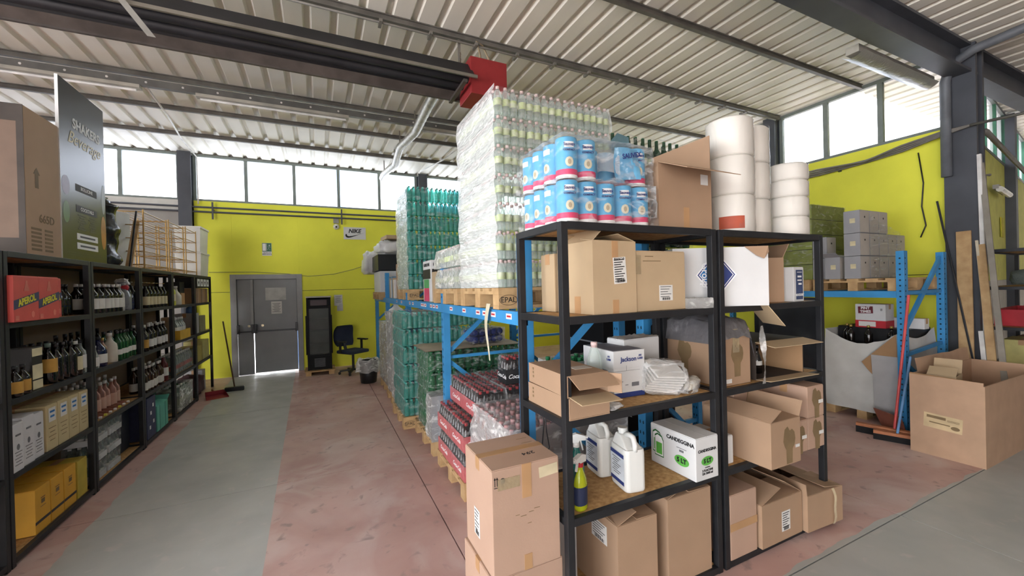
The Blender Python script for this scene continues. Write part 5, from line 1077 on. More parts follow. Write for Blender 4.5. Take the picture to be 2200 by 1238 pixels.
# green bottles
pallet('timber pallet under the green bottle stack', 1.0, 4.03, 0, stamp=False, d=.85)
gb = bottle_mesh('bottle', 'pet', .041, .215, GREENPET, GREENCAP, None, n=10)
load('green_bottle_stack', 'four-layer stack of green plastic bottles under a cardboard sheet', 1.03, 4.27, .146, 13, 7, 4, .0845, .218, gb, film=FILML, amp=.01)
o = MB().grid(lambda u, v: (1.0 + 1.14 * u, 4.24 + .64 * v, 1.030 + .004 * noise.noise((u * 5, v * 5, 0))), 10, 8).grid(lambda u, v: (1.0 + 1.14 * u, 4.24 + .64 * v, 1.024 + .004 * noise.noise((u * 5, v * 5, 0))), 10, 8).build('cardboard_sheet', mat('sheet_card', '#BFB29A', .8, var=.08), fixn=False); tag(o, 'flat cardboard sheet lying on the green bottle stack', 'cardboard sheet')
t = thing('wrapped_pack', 'grey film-wrapped packs low on the pallet before the green bottles', 'wrapped pack', (1.0, 4.035, .146)); DK = mat('dark_pack_print', '#6B6A75', .6, var=.15, scale=20)
for i in range(4):
    for j in range(2): MB().box(.01 + .28 * i, .0, .22 * j, .28 + .28 * i, .205, .215 + .22 * j).build('inner_pack', DK, t, bevel=.01)
film_shell('stretch_film', t, -.01, 1.14, -.01, .212, 0, .46, FILMW, .025, top=True, seed=9)
bb = bottle_mesh('bottle', 'pet', .040, .30, BLUEPET, mat('blue_cap', '#3A56A8', .4), None, n=10)
t = thing('blue_bottle_pack', 'blue water bottle pack lying on the cardboard sheet', 'bottle pack', (1.60, 4.42, 1.082), 8)
for i in range(5):
    for j in range(2): put('bottle', bb, t, loc=(.04 + .082 * i, .0, .0 + .08 * j), rot=(R(-90), 0, 0))
film_shell('pack_film', t, -.008, .42, -.01, .31, -.042, .125, FILML, .02, top=True, seed=4)
# turquoise on the floor
pallet('stamped timber pallet under the floor-standing turquoise stack', .885, 4.975, 0, d=.8)
load('turquoise_water_stack', 'film-wrapped turquoise bottle stack standing on the floor under racking', .90, 4.99, .146, 18, 12, 6, .064, .213, tm, film=FILML, amp=.006)
# white and yellow wrapped stacks
def wrapped(name, label, x0, y0, x1, y1, z0, h, nx, ny, nz, m, film, amp=.02, tint=None):
    t = thing(name, label, 'pallet load', (x0, y0, z0)); dx, dy, dz = (x1 - x0) / nx, (y1 - y0) / ny, h / nz
    for i in range(nx):
        for j in range(ny):
            for k in range(nz):
                if i and j and k < nz - 1: continue
                MB().box(i * dx + .004, j * dy + .004, k * dz + .002, (i + 1) * dx - .004, (j + 1) * dy - .004, (k + 1) * dz - .002).build('inner_box', m[(i + j + k) % len(m)], t)
    film_shell('stretch_film', t, -.012, x1 - x0 + .012, -.012, y1 - y0 + .012, 0, h + .012, film, amp, top=True, seed=x0 + y0); return t
pallet('timber pallet under the white wrapped stack', .94, 5.88, 0, d=.75, stamp=False)
wrapped('white_wrapped_stack', 'tall narrow stack in cloudy white film beyond the turquoise one', .95, 5.89, 1.9, 6.6, .146, 1.20, 3, 2, 5, [WHITEBOX], FILMW, .03)
pallet('timber pallet under the yellowish wrapped stack', .96, 6.76, 0, d=.8, stamp=False)
wrapped('yellow_wrapped_stack', 'film-wrapped stack of yellowish cartons, last on the floor row', .97, 6.77, 1.9, 7.55, .146, .98, 3, 3, 5, [mat('yellowish_card', '#CFC07A', .7), CARD2, mat('pale_card', '#D3CDB5', .7)], FILMW, .02)
t = bottle('white_canister', 'white canister on the last floor stack beside the racking post', 'squat', .13, .32, HDPE, WHITECAP, None, loc=(1.20, 7.2, 1.15)) 
# things glimpsed through the black shelving
gb2 = bottle_mesh('bottle', 'pet', .045, .30, GREENPET, GREENCAP, LIMELAB, (.3, .5), 10)
o = carton('support_carton', 'brown carton stack base under the dark green bottle packs', (1.95, 3.22 - .12, .856) if False else (2.0, 2.66, .80), .2, .2, .02, 0, CARD) if False else None
t = thing('dark_green_pack', 'dark green bottles in film glimpsed behind the near shelving', 'bottle pack', (1.62, 2.62, .815), 0)
for i in range(5):
    for j in range(3):
        for k in range(1): put('bottle', gb2, t, loc=(.05 + .092 * i, .05 + .092 * j, .004), rot=(0, 0, random.uniform(0, 6)))
MB().box(0, 0, 0, .47, .29, .003).build('tray', DKCARD, t); film_shell('pack_film', t, -.01, .48, -.01, .30, 0, .29, FILMW, .02, seed=4)
t = thing('black_cooler', 'black chest appliance with grey trim behind the shelving', 'appliance', (2.50, 3.20, 0)); BK = mat('appliance_black', '#161618', .6, var=.1, spec=.2)
MB().box(0, 0, 0, .95, .60, 1.12).build('cabinet', BK, t, bevel=.01); MB().box(-.01, -.02, 1.12, .96, .62, 1.33).build('lid', BK, t, bevel=.01); MB().box(-.012, -.024, 1.108, .962, .624, 1.122).build('trim', mat('grey_trim', '#A9ABAE', .3, .5), t)
t = thing('cable_hank', 'thin hank of dark cable hanging on the racking post', 'cable', (1.23, 2.165, 0)); MB().tube([(0, 0, 1.02), (.01, -.01, .8), (.03, -.005, .7), (.0, -.01, .66), (-.02, 0, .7), (-.005, -.005, .85), (-.01, 0, 1.02)], .004, 6).build('cable_loop', BLACKCAP, t)
t = thing('film_tail', 'pale twisted film strip hanging from the racking beam', 'plastic strip', (1.085, 2.64, 1.18)); MB().grid(lambda u, v: (-.012 + .004 * math.sin(v * 7), (u - .5) * (.02 + .05 * v) - .10 * (1 - v) ** 2 * 0 + .05 * math.sin(v * 3), .40 * v), 4, 24).build('film_strip', mat('cream_film', '#D9D2B8', .35), t, fixn=False)
# ================================================================ BACK WALL FITTINGS
for k, z in enumerate((3.395, 3.305)):
    o = MB().cyl((-2.17, 9.76, z), (4.5, 9.76, z), .018, n=8).cyl((-6, 9.66, z), (-2.17, 9.76, z), .018, n=8).build('wall_pipe', DARKSTEEL); tag(o, 'dark pipe running along the yellow back wall, %s of two' % ('upper', 'lower')[k], 'pipe', 'wall pipes')
for x, ws in ((-1.85, 'left of door'), (.50, 'above the camera')):
    o = MB().box(x - .015, 9.735, 3.16, x + .015, 9.745, 3.50).box(x - .015, 9.745, 3.34, x + .015, 9.83, 3.36).build('pipe_bracket', DARKSTEEL); tag(o, 'dark steel pipe bracket on the yellow wall ' + ws, 'bracket', 'pipe brackets')
t = thing('exit_sign', 'small green emergency exit sign on the yellow wall above door', 'sign', (-.955, 9.828, 2.46)); SG = mat('sign_green', '#2F6B54', .5)
MB().box(-.085, -.006, 0, .085, 0, .265).build('sign_plate', WHITEINK, t); MB().box(-.083, -.008, .085, .083, -.006, .263).build('green_field', SG, t)
MB().box(-.075, -.009, .10, -.02, -.008, .25).box(-.012, -.009, .10, -.004, -.008, .25).build('door_pictogram', WHITEINK, t)
b = MB().cyl((.045, -.0088, .215), (.045, -.0082, .215), .012, n=10).bar((.045, -.0085, .20), (.035, -.0085, .15), .002, .02, up=(0, 1, 0)).bar((.035, -.0085, .15), (.06, -.0085, .11), .002, .010, up=(0, 1, 0)).bar((.035, -.0085, .15), (.01, -.0085, .12), .002, .010, up=(0, 1, 0)).bar((.045, -.0085, .19), (.015, -.0085, .185), .002, .008, up=(0, 1, 0)).bar((.045, -.0085, .19), (.07, -.0085, .175), .002, .008, up=(0, 1, 0)); b.build('running_figure', WHITEINK, t)
text('USCITA DI\nEMERGENZA', .030, BLACKINK, t, (0, -.0075, .045), 'f', bold=.0006)
t = thing('sport_sign', 'white rectangular sign with black swoosh and lettering on the yellow wall', 'sign', (.77, 9.828, 2.845))
MB().box(-.235, -.01, 0, .235, 0, .275).build('sign_plate', WHITEBOX, t, bevel=.002)
text('NIKE', .125, BLACKINK, t, (-.005, -.0112, .185), 'f', bold=.004, shear=.25, sx=.95)
sw = [(-.20, .085), (-.19, .055), (-.165, .038), (-.13, .035), (-.08, .045), (.0, .075), (.20, .155), (.06, .108), (-.06, .078), (-.12, .070), (-.15, .075), (-.165, .092), (-.165, .11), (-.185, .12), (-.198, .105)]
MB().add([(u, -.0112, v) for u, v in sw], [tuple(range(len(sw)))]).build('swoosh', BLACKINK, t, fixn=False)
t = thing('security_camera', 'white dome security camera under a grey junction box', 'camera', (.385, 9.828, 3.03))
MB().box(-.055, -.05, .16, .055, 0, .27).build('junction_box', mat('box_grey', '#A8A79A', .5), t, bevel=.004); MB().cyl((0, 0, .085), (0, -.035, .085), .062, n=16).build('mount', WHITECAP, t); o = MB().lathe([(.058, 0), (.055, .03), (.035, .055), (0, .062)], 16).build('dome', WHITECAP, t, loc=(0, -.035, .085)); o.rotation_euler = (R(90), 0, 0); o = MB().lathe([(.022, 0), (.018, .015), (0, .02)], 12).build('lens', BLACKCAP, t, loc=(.0, -.088, .075)); o.rotation_euler = (R(90), 0, 0)
o = MB().tube([(-1.95, 9.815, 2.12), (-1.2, 9.815, 2.12), (-.6, 9.815, 2.08), (-.2, 9.815, 2.02), (.3, 9.815, 2.06), (.7, 9.815, 2.16), (1.1, 9.815, 2.30)], .005, 5).build('wall_cable', CONDUIT); tag(o, 'thin sagging cable on the yellow wall above the door', 'cable')
t = thing('wall_notice', 'curled paper notices taped to the yellow wall beside the cooler', 'notice', (.39, 9.826, 1.22))
MB().grid(lambda u, v: (-.085 + .17 * u, -.012 - .02 * u * v, .14 + .24 * v), 6, 6).build('sheet', PAPER, t, fixn=False); MB().grid(lambda u, v: (-.03 + .12 * u, -.006 - .02 * u, .02 + .16 * v), 5, 5).build('sheet', mat('grey_paper', '#C3C3C0', .8), t, fixn=False)
lines(t, INK, 'f', [(0, -.036, .28)] + [(0, .07 - .02 * k, .12 - .02 * (k % 3), .006) for k in range(8)])
# display cooler on a wooden dolly
t = thing('timber_dolly', 'low timber dolly under the glass-door cooler', 'dolly', (-.01, 9.32, 0))
for x in (-.26, .16): MB().box(x, -.28, .0, x + .10, .28, .07).build('runner', WOOD, t)
for k in range(4): MB().box(-.28, -.28 + .15 * k, .07, .28, -.17 + .15 * k, .09).build('deck_board', WOOD, t)
BK = mat('appliance_black', '#161618', .6, var=.1, spec=.2)
t = thing('display_cooler', 'narrow black glass-door drinks cooler beside the grey door', 'cooler', (-.01, 9.34, .092))
MB().box(-.225, -.20, 0, -.195, .22, 1.47).box(.195, -.20, 0, .225, .22, 1.47).box(-.195, .20, 0, .195, .22, 1.47).box(-.195, -.20, 1.30, .195, .20, 1.44).box(-.195, -.18, 0, .195, .20, .27).build('cabinet', BK, t)
MB().box(-.235, -.22, 1.47, .235, .23, 1.495).build('cooler_top', mat('pale_top', '#BDB9AE', .6), t)
MB().box(-.19, .19, .28, .19, .198, 1.30).build('inner_back', mat('cooler_inside', '#B9BAB8', .5), t)
for z in (.50, .78, 1.02): MB().box(-.19, -.15, z, .19, .18, z + .012).build('shelf', mat('wire_grey', '#9C9D9C', .4, .3), t)
d_ = MB().box(-.225, -.235, .28, -.18, -.205, 1.30).box(.18, -.235, .28, .225, -.205, 1.30).box(-.18, -.235, .28, .18, -.205, .32).box(-.18, -.235, 1.25, .18, -.205, 1.30).build('door_frame', BK, t)
MB().box(-.18, -.224, .32, .18, -.218, 1.25).build('glass_pane', clear_mat('cooler_glass', '#C9CECC', '#8A908E', .22, .05, bump=0), d_); MB().box(-.15, -.205, 1.31, .15, -.199, 1.42).build('header_panel', mat('dark_red_panel', '#3C2527', .4), t)
for k in range(7): MB().box(-.10, -.19, .06 + .026 * k, .10, -.181, .072 + .026 * k).build('grille_slat', mat('grille_grey', '#54565A', .4, .4), t)
for x in (-.24, .235): MB().tube([(x, -.05, .3), (x, -.09, .7), (x, -.05, 1.1)], .012, 6).build('side_cable', BLACKCAP, t)
# office chair
NV = mat('chair_navy', '#232B40', .8, var=.1); BP = mat('black_plastic', '#1F2022', .4)
t = thing('office_chair', 'navy swivel office chair with arms beside the cooler', 'chair', (.60, 8.85, 0), 35)
for k in range(5):
    a = 2 * math.pi * k / 5; MB().bar((0, 0, .09), (.26 * math.cos(a), .26 * math.sin(a), .07), .05, .03).build('leg', BP, t); MB().cyl((.26 * math.cos(a) - .012, .26 * math.sin(a), .028), (.26 * math.cos(a) + .012, .26 * math.sin(a), .028), .028, n=10).build('caster', BP, t)
MB().cyl((0, 0, .08), (0, 0, .42), .025, n=10).build('gas_column', BP, t); MB().box(-.23, -.22, .42, .23, .22, .49).build('seat', NV, t, bevel=.03)
MB().bar((0, .20, .42), (0, .27, .62), .06, .02).build('back_bracket', BP, t)
MB().grid(lambda u, v: ((u - .5) * .44 * (1 - .25 * (2 * v - 1) ** 4), .25 + .05 * math.sin(math.pi * v) - .04 * (2 * u - 1) ** 2, .55 + .42 * v), 10, 10).grid(lambda u, v: ((u - .5) * .44 * (1 - .25 * (2 * v - 1) ** 4), .30 + .05 * math.sin(math.pi * v) - .04 * (2 * u - 1) ** 2, .55 + .42 * v), 10, 10).build('backrest', NV, t, fixn=False)
for x in (-.26, .26): MB().bar((x, .05, .45), (x, .05, .66), .03, .04).build('arm_post', BP, t); MB().box(x - .035, -.12, .66, x + .035, .15, .69).build('armrest', BP, t, bevel=.01)
# waste bin
t = thing('waste_bin', 'round black waste bin with white liner before the office chair', 'bin', (.79, 7.86, 0))
MB().lathe([(.0, 0), (.13, 0), (.14, .01), (.175, .40), (.165, .40), (.135, .015), (0, .015)], 20).build('bin_body', BP, t)
MB().grid(lambda u, v: ((.168 + .06 * v + .02 * noise.noise((math.cos(u * 6.28) * 3, math.sin(u * 6.28) * 3, v * 4))) * math.cos(u * 6.2832), (.168 + .06 * v + .02 * noise.noise((math.cos(u * 6.28) * 3, math.sin(u * 6.28) * 3, v * 4))) * math.sin(u * 6.2832), .30 + .13 * math.sin(v * 3.1 + .8) + .04 * noise.noise((math.cos(u * 6.28) * 2, math.sin(u * 6.28) * 2, 7.)) ), 30, 8).build('bin_liner', FILMW, t, fixn=False)
# brooms and dustpan at the end of the left row
t = thing('long_broom', 'broom with dark handle leaning at the end of the left shelving', 'broom', (0, 0, 0)); MB().cyl((-1.60, 9.0, 1.18), (-1.36, 8.45, .06), .012, n=8).build('handle', mat('dark_wood', '#5A4632', .6), t); MB().box(-1.50, 8.40, .0, -1.22, 8.48, .07).build('brush_head', BP, t, bevel=.01)
t = thing('dustpan', 'red dustpan and brush lying at the foot of the left shelving', 'dustpan', (-1.55, 8.05, 0), 20)
MB().add([(-.15, -.13, .003), (.15, -.13, .003), (.13, .12, .02), (-.13, .12, .02), (-.13, .12, .09), (.13, .12, .09), (-.15, -.13, .02), (.15, -.13, .02)], [(0, 1, 2, 3), (3, 2, 5, 4), (0, 3, 4, 6), (1, 7, 5, 2)]).build('pan', mat('red_plastic', '#8E2A33', .4), t, fixn=False); MB().cyl((0, .12, .06), (0, .34, .07), .015, n=8).build('pan_handle', mat('red_plastic', '#8E2A33', .4), t)
t = thing('floor_sack', 'dark red sack slumped under the last shelving unit', 'sack', (-1.98, 8.4, 0.0)); blob('sack_body', mat('dark_sack', '#4A2A2E', .7), t, .17, .30, .16, .3, 2., (0, 0, .155), flat=.05)
t = carton('floor_carton', 'pale carton on the floor under the last shelving unit', (-2.0, 8.83, 0), .20, .26, .36, 90, GREYBOX)
# ================================================================ RIGHT SIDE
rk = thing('pallet_racking', 'blue pallet racking along the right-hand yellow wall', 'racking', (0, 0, 0))
def rframe(y):
    for x in (5.73, 6.70):
        o = MB().box(x, y, 0, x + .085, y + .07, 1.98).build('post', RBLUE, rk, bevel=.003); b = MB(); z = .1
        while z < 1.94: b.cyl((x + .03, y - .001, z), (x + .03, y - .0002, z), .010, n=6).cyl((x + .03 - .0315, y + .035, z), (x + .03 - .0300, y + .035, z), .010, n=6); z += .06
        b.build('slot_row', SLOT, o, kind='stuff')
    MB().bar((5.86, y + .035, 1.15), (6.72, y + .035, 1.92), .03, .05).build('brace', RBLUE, rk); MB().bar((5.80, y + .035, .83), (6.72, y + .035, .90), .03, .035).build('brace', RBLUE, rk); MB().bar((5.80, y + .035, .75), (6.72, y + .035, .2), .03, .04).build('brace', RBLUE, rk)
rframe(2.13); rframe(4.85)
for x in (5.74, 6.73): MB().box(x, 2.2, 1.465, x + .05, 4.85, 1.54).build('beam', RBLUE, rk, bevel=.003)
MB().box(5.79, 2.15, 1.50, 6.73, 2.18, 1.535).build('beam', RBLUE, rk)
for k in range(2): pallet('timber pallet on the right racking, %s' % ('under the grey cartons', 'farther along the beam')[k], 5.77, 2.19 + .9 * k, 1.541, w=1.0, d=.86, stamp=False)
GB = mat('grey_carton', '#9D9EA2', .7, var=.04); GB2 = mat('pale_grey_carton', '#BDB7AE', .7, var=.04); PZ = 1.541 + .146
def gbox(x, y, k, nm, w=.215, d_=.165, h=.27, op=False):
    c = carton('grey_wine_carton', nm, (x + w / 2, y + d_ / 2, PZ + k * (h + .004)), w, d_, h, 0, GB, {'l': 60, 'f': -60} if op else None, tape=None, group='grey cartons on the right racking', fl={'l': .1, 'f': .06})
    plate('label_sticker', CREAMLAB, c, 'l', (-w / 2 - .001, -.01, h * .55), .055, .055); plate('front_face', GB2, c, 'f', (0, -d_ / 2 - .001, h / 2), w - .012, h - .012); MB().box(-.012, -d_ / 2 - .003, h * .66, .012, -d_ / 2 - .0022, h * .74).build('print', BLACKINK, c); return c
lv = ('bottom', 'middle', 'top')
for i in range(5):
    for k in range(3):
        if k == 2 and i > 2: continue
        gbox(5.80 + .22 * i, 2.55, k, 'grey carton in loose film, %s layer, %s from the aisle' % (lv[k], ('first', 'second', 'third', 'fourth', 'fifth')[i]))
gbox(5.80, 2.76, 0, 'grey carton with open flaps behind the wrapped ones', op=True); gbox(5.90, 2.95, 0, 'lower grey carton in the shade behind the open one'); gbox(5.90, 2.95, 1, 'upper grey carton in the shade behind the open one')
t = thing('loose_film', 'loose crumpled clear film hanging over the grey cartons', 'plastic film', (5.79, 2.53, PZ))
MB().grid(lambda u, v: (.10 + .75 * u, -.03 - .03 * abs(noise.noise((u * 6, v * 6, 1))), .02 + .72 * v * (1 - .25 * u) + .04 * noise.noise((u * 5, v * 5, 4))), 24, 24).build('film_sheet', FILMS, t, fixn=False)
t = thing('olive_stack', 'tall olive film-wrapped load against the right wall behind the jumbo rolls', 'pallet load', (5.9, 3.12, 1.69)); 
OL = mat('olive_pack', '#8F9A48', .6, var=.12, scale=8)
for k in range(5): MB().box(0, 0, .2 * k, .8, .7, .2 * k + .196).build('inner_pack', OL, t, bevel=.01)
film_shell('stretch_film', t, -.01, .81, -.01, .71, 0, 1.0, FILML, .02, seed=3)
# white bulk bag
WF = mat('white_sheet_plastic', '#C4C4C0', .45, var=.04, bump=.5, bscale=8)
pallet('dark low pallet under the white bulk bag', 5.86, 2.22, 0, w=.86, d=.75, stamp=False)
t = thing('bulk_bag', 'white plastic-lined bulk box with sagging open top under the racking', 'bulk bag', (5.85, 2.22, .10))
def bagf(u, v):   # aisle-side wall (-x), top edge sags in the middle
    top = .96 - .15 * math.sin(math.pi * u) + .02 * noise.noise((u * 8, 1, 0)); return (-.035 * math.sin(math.pi * v) - .02 * noise.noise((u * 4, v * 4, 2)), .0 + .74 * u, .0 + top * v)
MB().grid(bagf, 22, 18).build('bag_wall', WF, t, fixn=False)
MB().grid(lambda u, v: (.84 * u, -.03 * math.sin(math.pi * v) - .015 * noise.noise((u * 5, v * 4, 5)), (.98 - .10 * math.sin(math.pi * u)) * v), 20, 16).build('bag_wall', WF, t, fixn=False)
MB().grid(lambda u, v: (.84 * u, .74, .96 * v), 6, 6).build('bag_wall', WF, t, fixn=False); MB().grid(lambda u, v: (.84, .74 * u, .96 * v), 6, 6).build('bag_wall', WF, t, fixn=False)
MB().add([(-.04, .02, .20), (-.055, .28, .52), (-.05, .34, .60), (-.045, .02, .95), (-.06, .0, .60)], [(0, 1, 2, 3, 4)]).build('torn_card', CARDIN, t, fixn=False)
MB().add([(-.05, -.06, .0), (-.06, .21, .02), (-.065, .24, .70), (-.06, -.05, .70)], [(0, 1, 2, 3)]).add([(-.054, -.06, .0), (-.064, .21, .02), (-.069, .24, .70), (-.064, -.05, .70)], [(3, 2, 1, 0)]).build('leaning_card', GREYBOX, t, fixn=False)
MB().box(.02, .02, .0, .82, .72, .74).build('inner_goods', mat('dark_goods', '#1E1E20', .5), t)
b0 = bottle('dark_bottle', 'dark gold-capped bottle in front of the white and red carton', 'liquor', .04, .28, DARKGLASS, GOLDCAP, None, group='bottles in the bulk bag', loc=(5.95, 2.55, .842)); dup(b0, (5.93, 2.72, .842), label='dark bottle with gold cap at the sagging lip of the white bulk bag'); dup(b0, (6.06, 2.82, .842), label='dark gold-capped bottle at the shelving end of the bulk bag'); dup(b0, (6.02, 2.36, .842), label='dark gold-capped bottle nearest the blue post in the bulk bag')
o = MB().box(6.10, 2.24, .842, 6.66, 2.94, 1.085).build('dark_pack', mat('dark_goods', '#1E1E20', .5), bevel=.01); tag(o, 'dark wrapped pack on the bulk bag contents', 'pack')
c = carton('pint_carton', 'white and red carton with dark red name patch on the bulk bag', (6.02 + .12, 2.57, 1.087), .30, .20, .285, -90, WHITEBOX)
MB().box(-.1515, -.1015, 0, .1515, .1015, .088).build('red_base', REDINK, c); plate('name_patch', mat('dark_red_patch', '#6A2530', .5), c, 'f', (-.045, -.1012, .215), .15, .085, turn=2); text('PINT\nTIMES', .042, WHITEINK, c, (-.045, -.1032, .215), 'f', bold=.0012, turn=2); plate('label_sticker', PAPER, c, 'f', (-.03, -.1022, .045), .17, .06)
text('II', .04, BLACKINK, c, (.11, -.102, .22), 'f'); carton('white_carton', 'plain white carton beside the white and red one, under the beam', (6.30, 2.30, 1.087), .30, .12, .12, -90, WHITEBOX)
o = MB().grid(lambda u, v: (5.73 - .03 * noise.noise((u * 6, v * 5, 3)), 2.98 + .75 * u, .005 + 1.45 * v), 16, 20).build('black_cover', mat('black_cover_film', '#24262A', .35, bump=.5, bscale=10), fixn=False); tag(o, 'black plastic cover hanging down the right racking beside the bulk bag', 'plastic cover')
# brooms against the racking post
t = thing('red_broom', 'broom with long red handle leaning on the blue post', 'broom'); RP = mat('red_handle', '#D2504E', .4); BRS = mat('bristle_black', '#1C1B1C', .9); 
MB().cyl((5.66, 2.07, 1.50), (5.43, 2.12, .10), .013, n=8).build('handle', RP, t); MB().bar((5.35, 2.42, .085), (5.46, 1.98, .085), .06, .03).build('brush_block', mat('brush_wood', '#B5744E', .6), t)
MB().bar((5.35, 2.42, .035), (5.46, 1.98, .035), .07, .07).build('bristles', BRS, t)
t = thing('blue_broom', 'broom with short blue handle in front of the red one', 'broom'); MB().cyl((5.62, 2.05, .85), (5.33, 2.06, .08), .012, n=8).build('handle', mat('blue_handle', '#6F9CCB', .4), t); MB().bar((5.26, 2.23, .075), (5.37, 1.93, .075), .055, .03).build('brush_block', mat('brush_wood', '#B5744E', .6), t); MB().bar((5.26, 2.23, .03), (5.37, 1.93, .03), .065, .06).build('bristles', BRS, t)
t = thing('dust_heap', 'rust-coloured dustpan standing behind the brooms', 'dustpan', (5.62, 2.2, 0), 60); MB().add([(-.15, -.02, .003), (.15, -.02, .003), (.17, .06, .22), (-.17, .06, .22), (-.15, .0, .003), (.15, .0, .003), (.17, .08, .22), (-.17, .08, .22)], [(0, 1, 2, 3), (7, 6, 5, 4), (0, 3, 7, 4), (1, 5, 6, 2), (3, 2, 6, 7)]).build('pan', mat('rust_plastic', '#8C5342', .5), t)
# the very large open carton
BC_ = mat('bulk_cardboard', '#B5957A', .85, var=.05, bump=.04, bscale=90)
c = thing('bulk_carton', 'very large open cardboard bin with pale label on the right', 'box', (5.20, 1.41, 0))
w, d_, h = 1.45, .50, .75
MB().box(0, 0, 0, w, d_, .008).box(0, .01, .008, .01, d_, h).box(0, 0, .008, w, .01, h - .03).box(w - .01, .01, .008, w, d_ - .01, h).box(.01, d_ - .01, .008, w, d_, h).build('carton_body', BC_, c)
MB().add([(0, .01, h), (0, d_, h), (.02, d_, h + .012), (.02, .3, h + .006)], [(0, 1, 2, 3)]).build('worn_edge', CARDIN, c, fixn=False)
MB().grid(lambda u, v: (.16 + 1.25 * u, d_ - .005 + .02 * v, h + (.13 + .02 * noise.noise((u * 4, 0, 2))) * v), 14, 3).build('raised_flap', BC_, c, fixn=False)
s = plate('label_sticker', mat('tan_label', '#CDB68E', .7), c, 'l', (-.001, .27, .33), .26, .135, turn=-3); MB().box(-.11, .025, .0013, .02, .05, .002).box(.03, .03, .0013, .11, .034, .002).box(.03, .02, .0013, .11, .024, .002).box(-.09, -.02, .0013, .05, -.01, .002).build('print', BROWNINK, s); oval('crest_print', BROWNINK, s, 't', (.085, -.03, .0015), .03, .018)
carton('small_carton', 'small light carton standing inside the very large open bin', (5.44, 1.74, .45), .26, .20, .30, 8, CARD2, {'r': 20, 'l': -60}); o = MB().box(5.22, 1.44, .012, 6.60, 1.88, .445).build('crushed_cardboard', CARDIN, bevel=.02); tag(o, 'flattened cardboard filling the very large open bin', 'cardboard')
# boards leaning on the column
for nm, lb, a, b, w_, t_, m_ in (
    ('board', 'broad brown board standing against the dark column', (6.80, 1.98, .0), (6.94, 2.03, 2.22), .125, .022, WOOD),
    ('rod', 'long thin dark rod leaning across the column foot', (6.80, 1.83, .02), (6.93, 2.25, 2.62), .018, .018, BLACKCAP),
    ('board', 'long grey lath leaning over the column edge', (6.55, 1.60, .02), (7.02, 1.90, 3.0), .05, .02, mat('grey_lath', '#8F897E', .7)),
    ('board', 'brown plank leaning beside the grey lath', (6.62, 1.70, .02), (6.96, 1.90, 2.05), .07, .022, WOOD),
    ('board', 'short white lath leaning before the column', (6.50, 1.72, .02), (6.85, 1.88, 1.05), .04, .02, WHITECAP),
    ('pipe', 'white plastic pipe standing against the column side', (6.96, 1.86, .0), (6.97, 1.90, 3.1), .035, .035, WHITECAP),
    ('board', 'thin pale lath leaning behind the brown plank', (6.70, 1.74, .02), (6.96, 1.93, 2.1), .025, .02, mat('pale_lath', '#C9BFA9', .7))):
    o = MB().bar(a, b, w_, t_, up=(1, 0, 0)).build('leaning_' + nm, m_, bevel=.002); tag(o, lb, nm)
# wall cables
ct = thing('cable_bundle', 'bundle of grey cables sagging along the right wall to the column', 'cable')
for k in range(4): MB().tube([(7.05 - .02 * k, 4.1, 3.31 + .02 * k), (7.04 - .02 * k, 3.6, 3.30 + .025 * k), (7.05 - .02 * k, 3.0, 3.33 + .02 * math.sin(k)), (7.03 - .02 * k, 2.6, 3.36 + .02 * k), (6.96, 2.2, 3.42 + .015 * k), (6.92, 1.95, 3.45)], .013, 6).build('cable', CONDUIT, ct)
o = MB().tube([(6.92, 1.95, 3.45), (6.6, 1.4, 3.35), (6.0, .9, 3.3), (5.4, .3, 3.4)], .016, 6).build('overhead_cable', CONDUIT); tag(o, 'slack grey cable spanning from the column towards the viewer', 'cable')
o = MB().tube([tuple(a0 + ad * t_ + nn * .20 + Vector((0, 0, 3.42))) for t_ in (.0, 1, 2, 3, 4.5, 6)], .03, 6).build('annex_cable', CONDUIT); tag(o, 'thick cable run along the pale annex wall below its windows', 'cable')
o = MB().tube([(7.06, 2.46, 3.3), (7.07, 2.42, 2.9), (7.07, 2.44, 2.6), (7.06, 2.40, 2.35), (7.05, 2.45, 2.2)], .008, 5).build('dangling_cable', BLACKCAP); tag(o, 'thin black cable dangling down the yellow wall left of the column', 'cable')
t = thing('cable_bracket', 'small triangular dark bracket carrying the cables on right wall', 'bracket', (7.1, 3.35, 3.25)); MB().prism([(0, .04), (-.12, .10), (0, .10)], 'y', -.02, .02).build('bracket_plate', DARKSTEEL, t)
t = thing('column_duct', 'grey bent duct wrapped around the head of the dark column', 'duct'); MB().tube([(6.93, 2.16, 2.9), (6.93, 2.16, 4.05), (6.90, 2.10, 4.22), (6.88, 1.9, 4.30), (6.9, 1.5, 4.34), (6.95, .9, 4.36)], .05, 10).build('duct_pipe', mat('duct_grey', '#6A6E74', .5), t)
# annex shelving and goods
rack('black steel shelving in the annex beyond the dark column', (7.45, 1.60, 0), 4, 1.6, .42, (.585, 1.057, 1.545, 2.0), None)
t = thing('red_crate', 'low red crate on annex shelving', 'crate', (8.2, 1.72, 1.06), 4); MB().box(-.55, 0, .0, .55, .30, .01).build('crate_floor', REDINK, t)
for q in ((-.55, 0, .55, .012), (-.55, .288, .55, .30), (-.55, .012, -.538, .288), (.538, .012, .55, .288)): MB().box(q[0], q[1], .01, q[2], q[3], .20).build('crate_side', REDINK, t)
carton('straw_carton', 'straw coloured carton low on annex shelving', (7.95, 1.80, .587), .5, .3, .3, 4, mat('straw_film_card', '#C7BF7A', .5)); carton('straw_carton', 'brown carton low on annex shelving beside the straw one', (8.5, 1.84, .587), .45, .3, .28, 4, CARD)
t = thing('grey_pouffe', 'fuzzy grey round bundle on annex shelving', 'bundle', (8.3, 1.85, 1.55)); blob('bundle_body', mat('grey_fuzz', '#6D7672', .95, bump=.8, bscale=80), t, .18, .14, .10, .15, 4., (0, 0, .10), flat=.02)
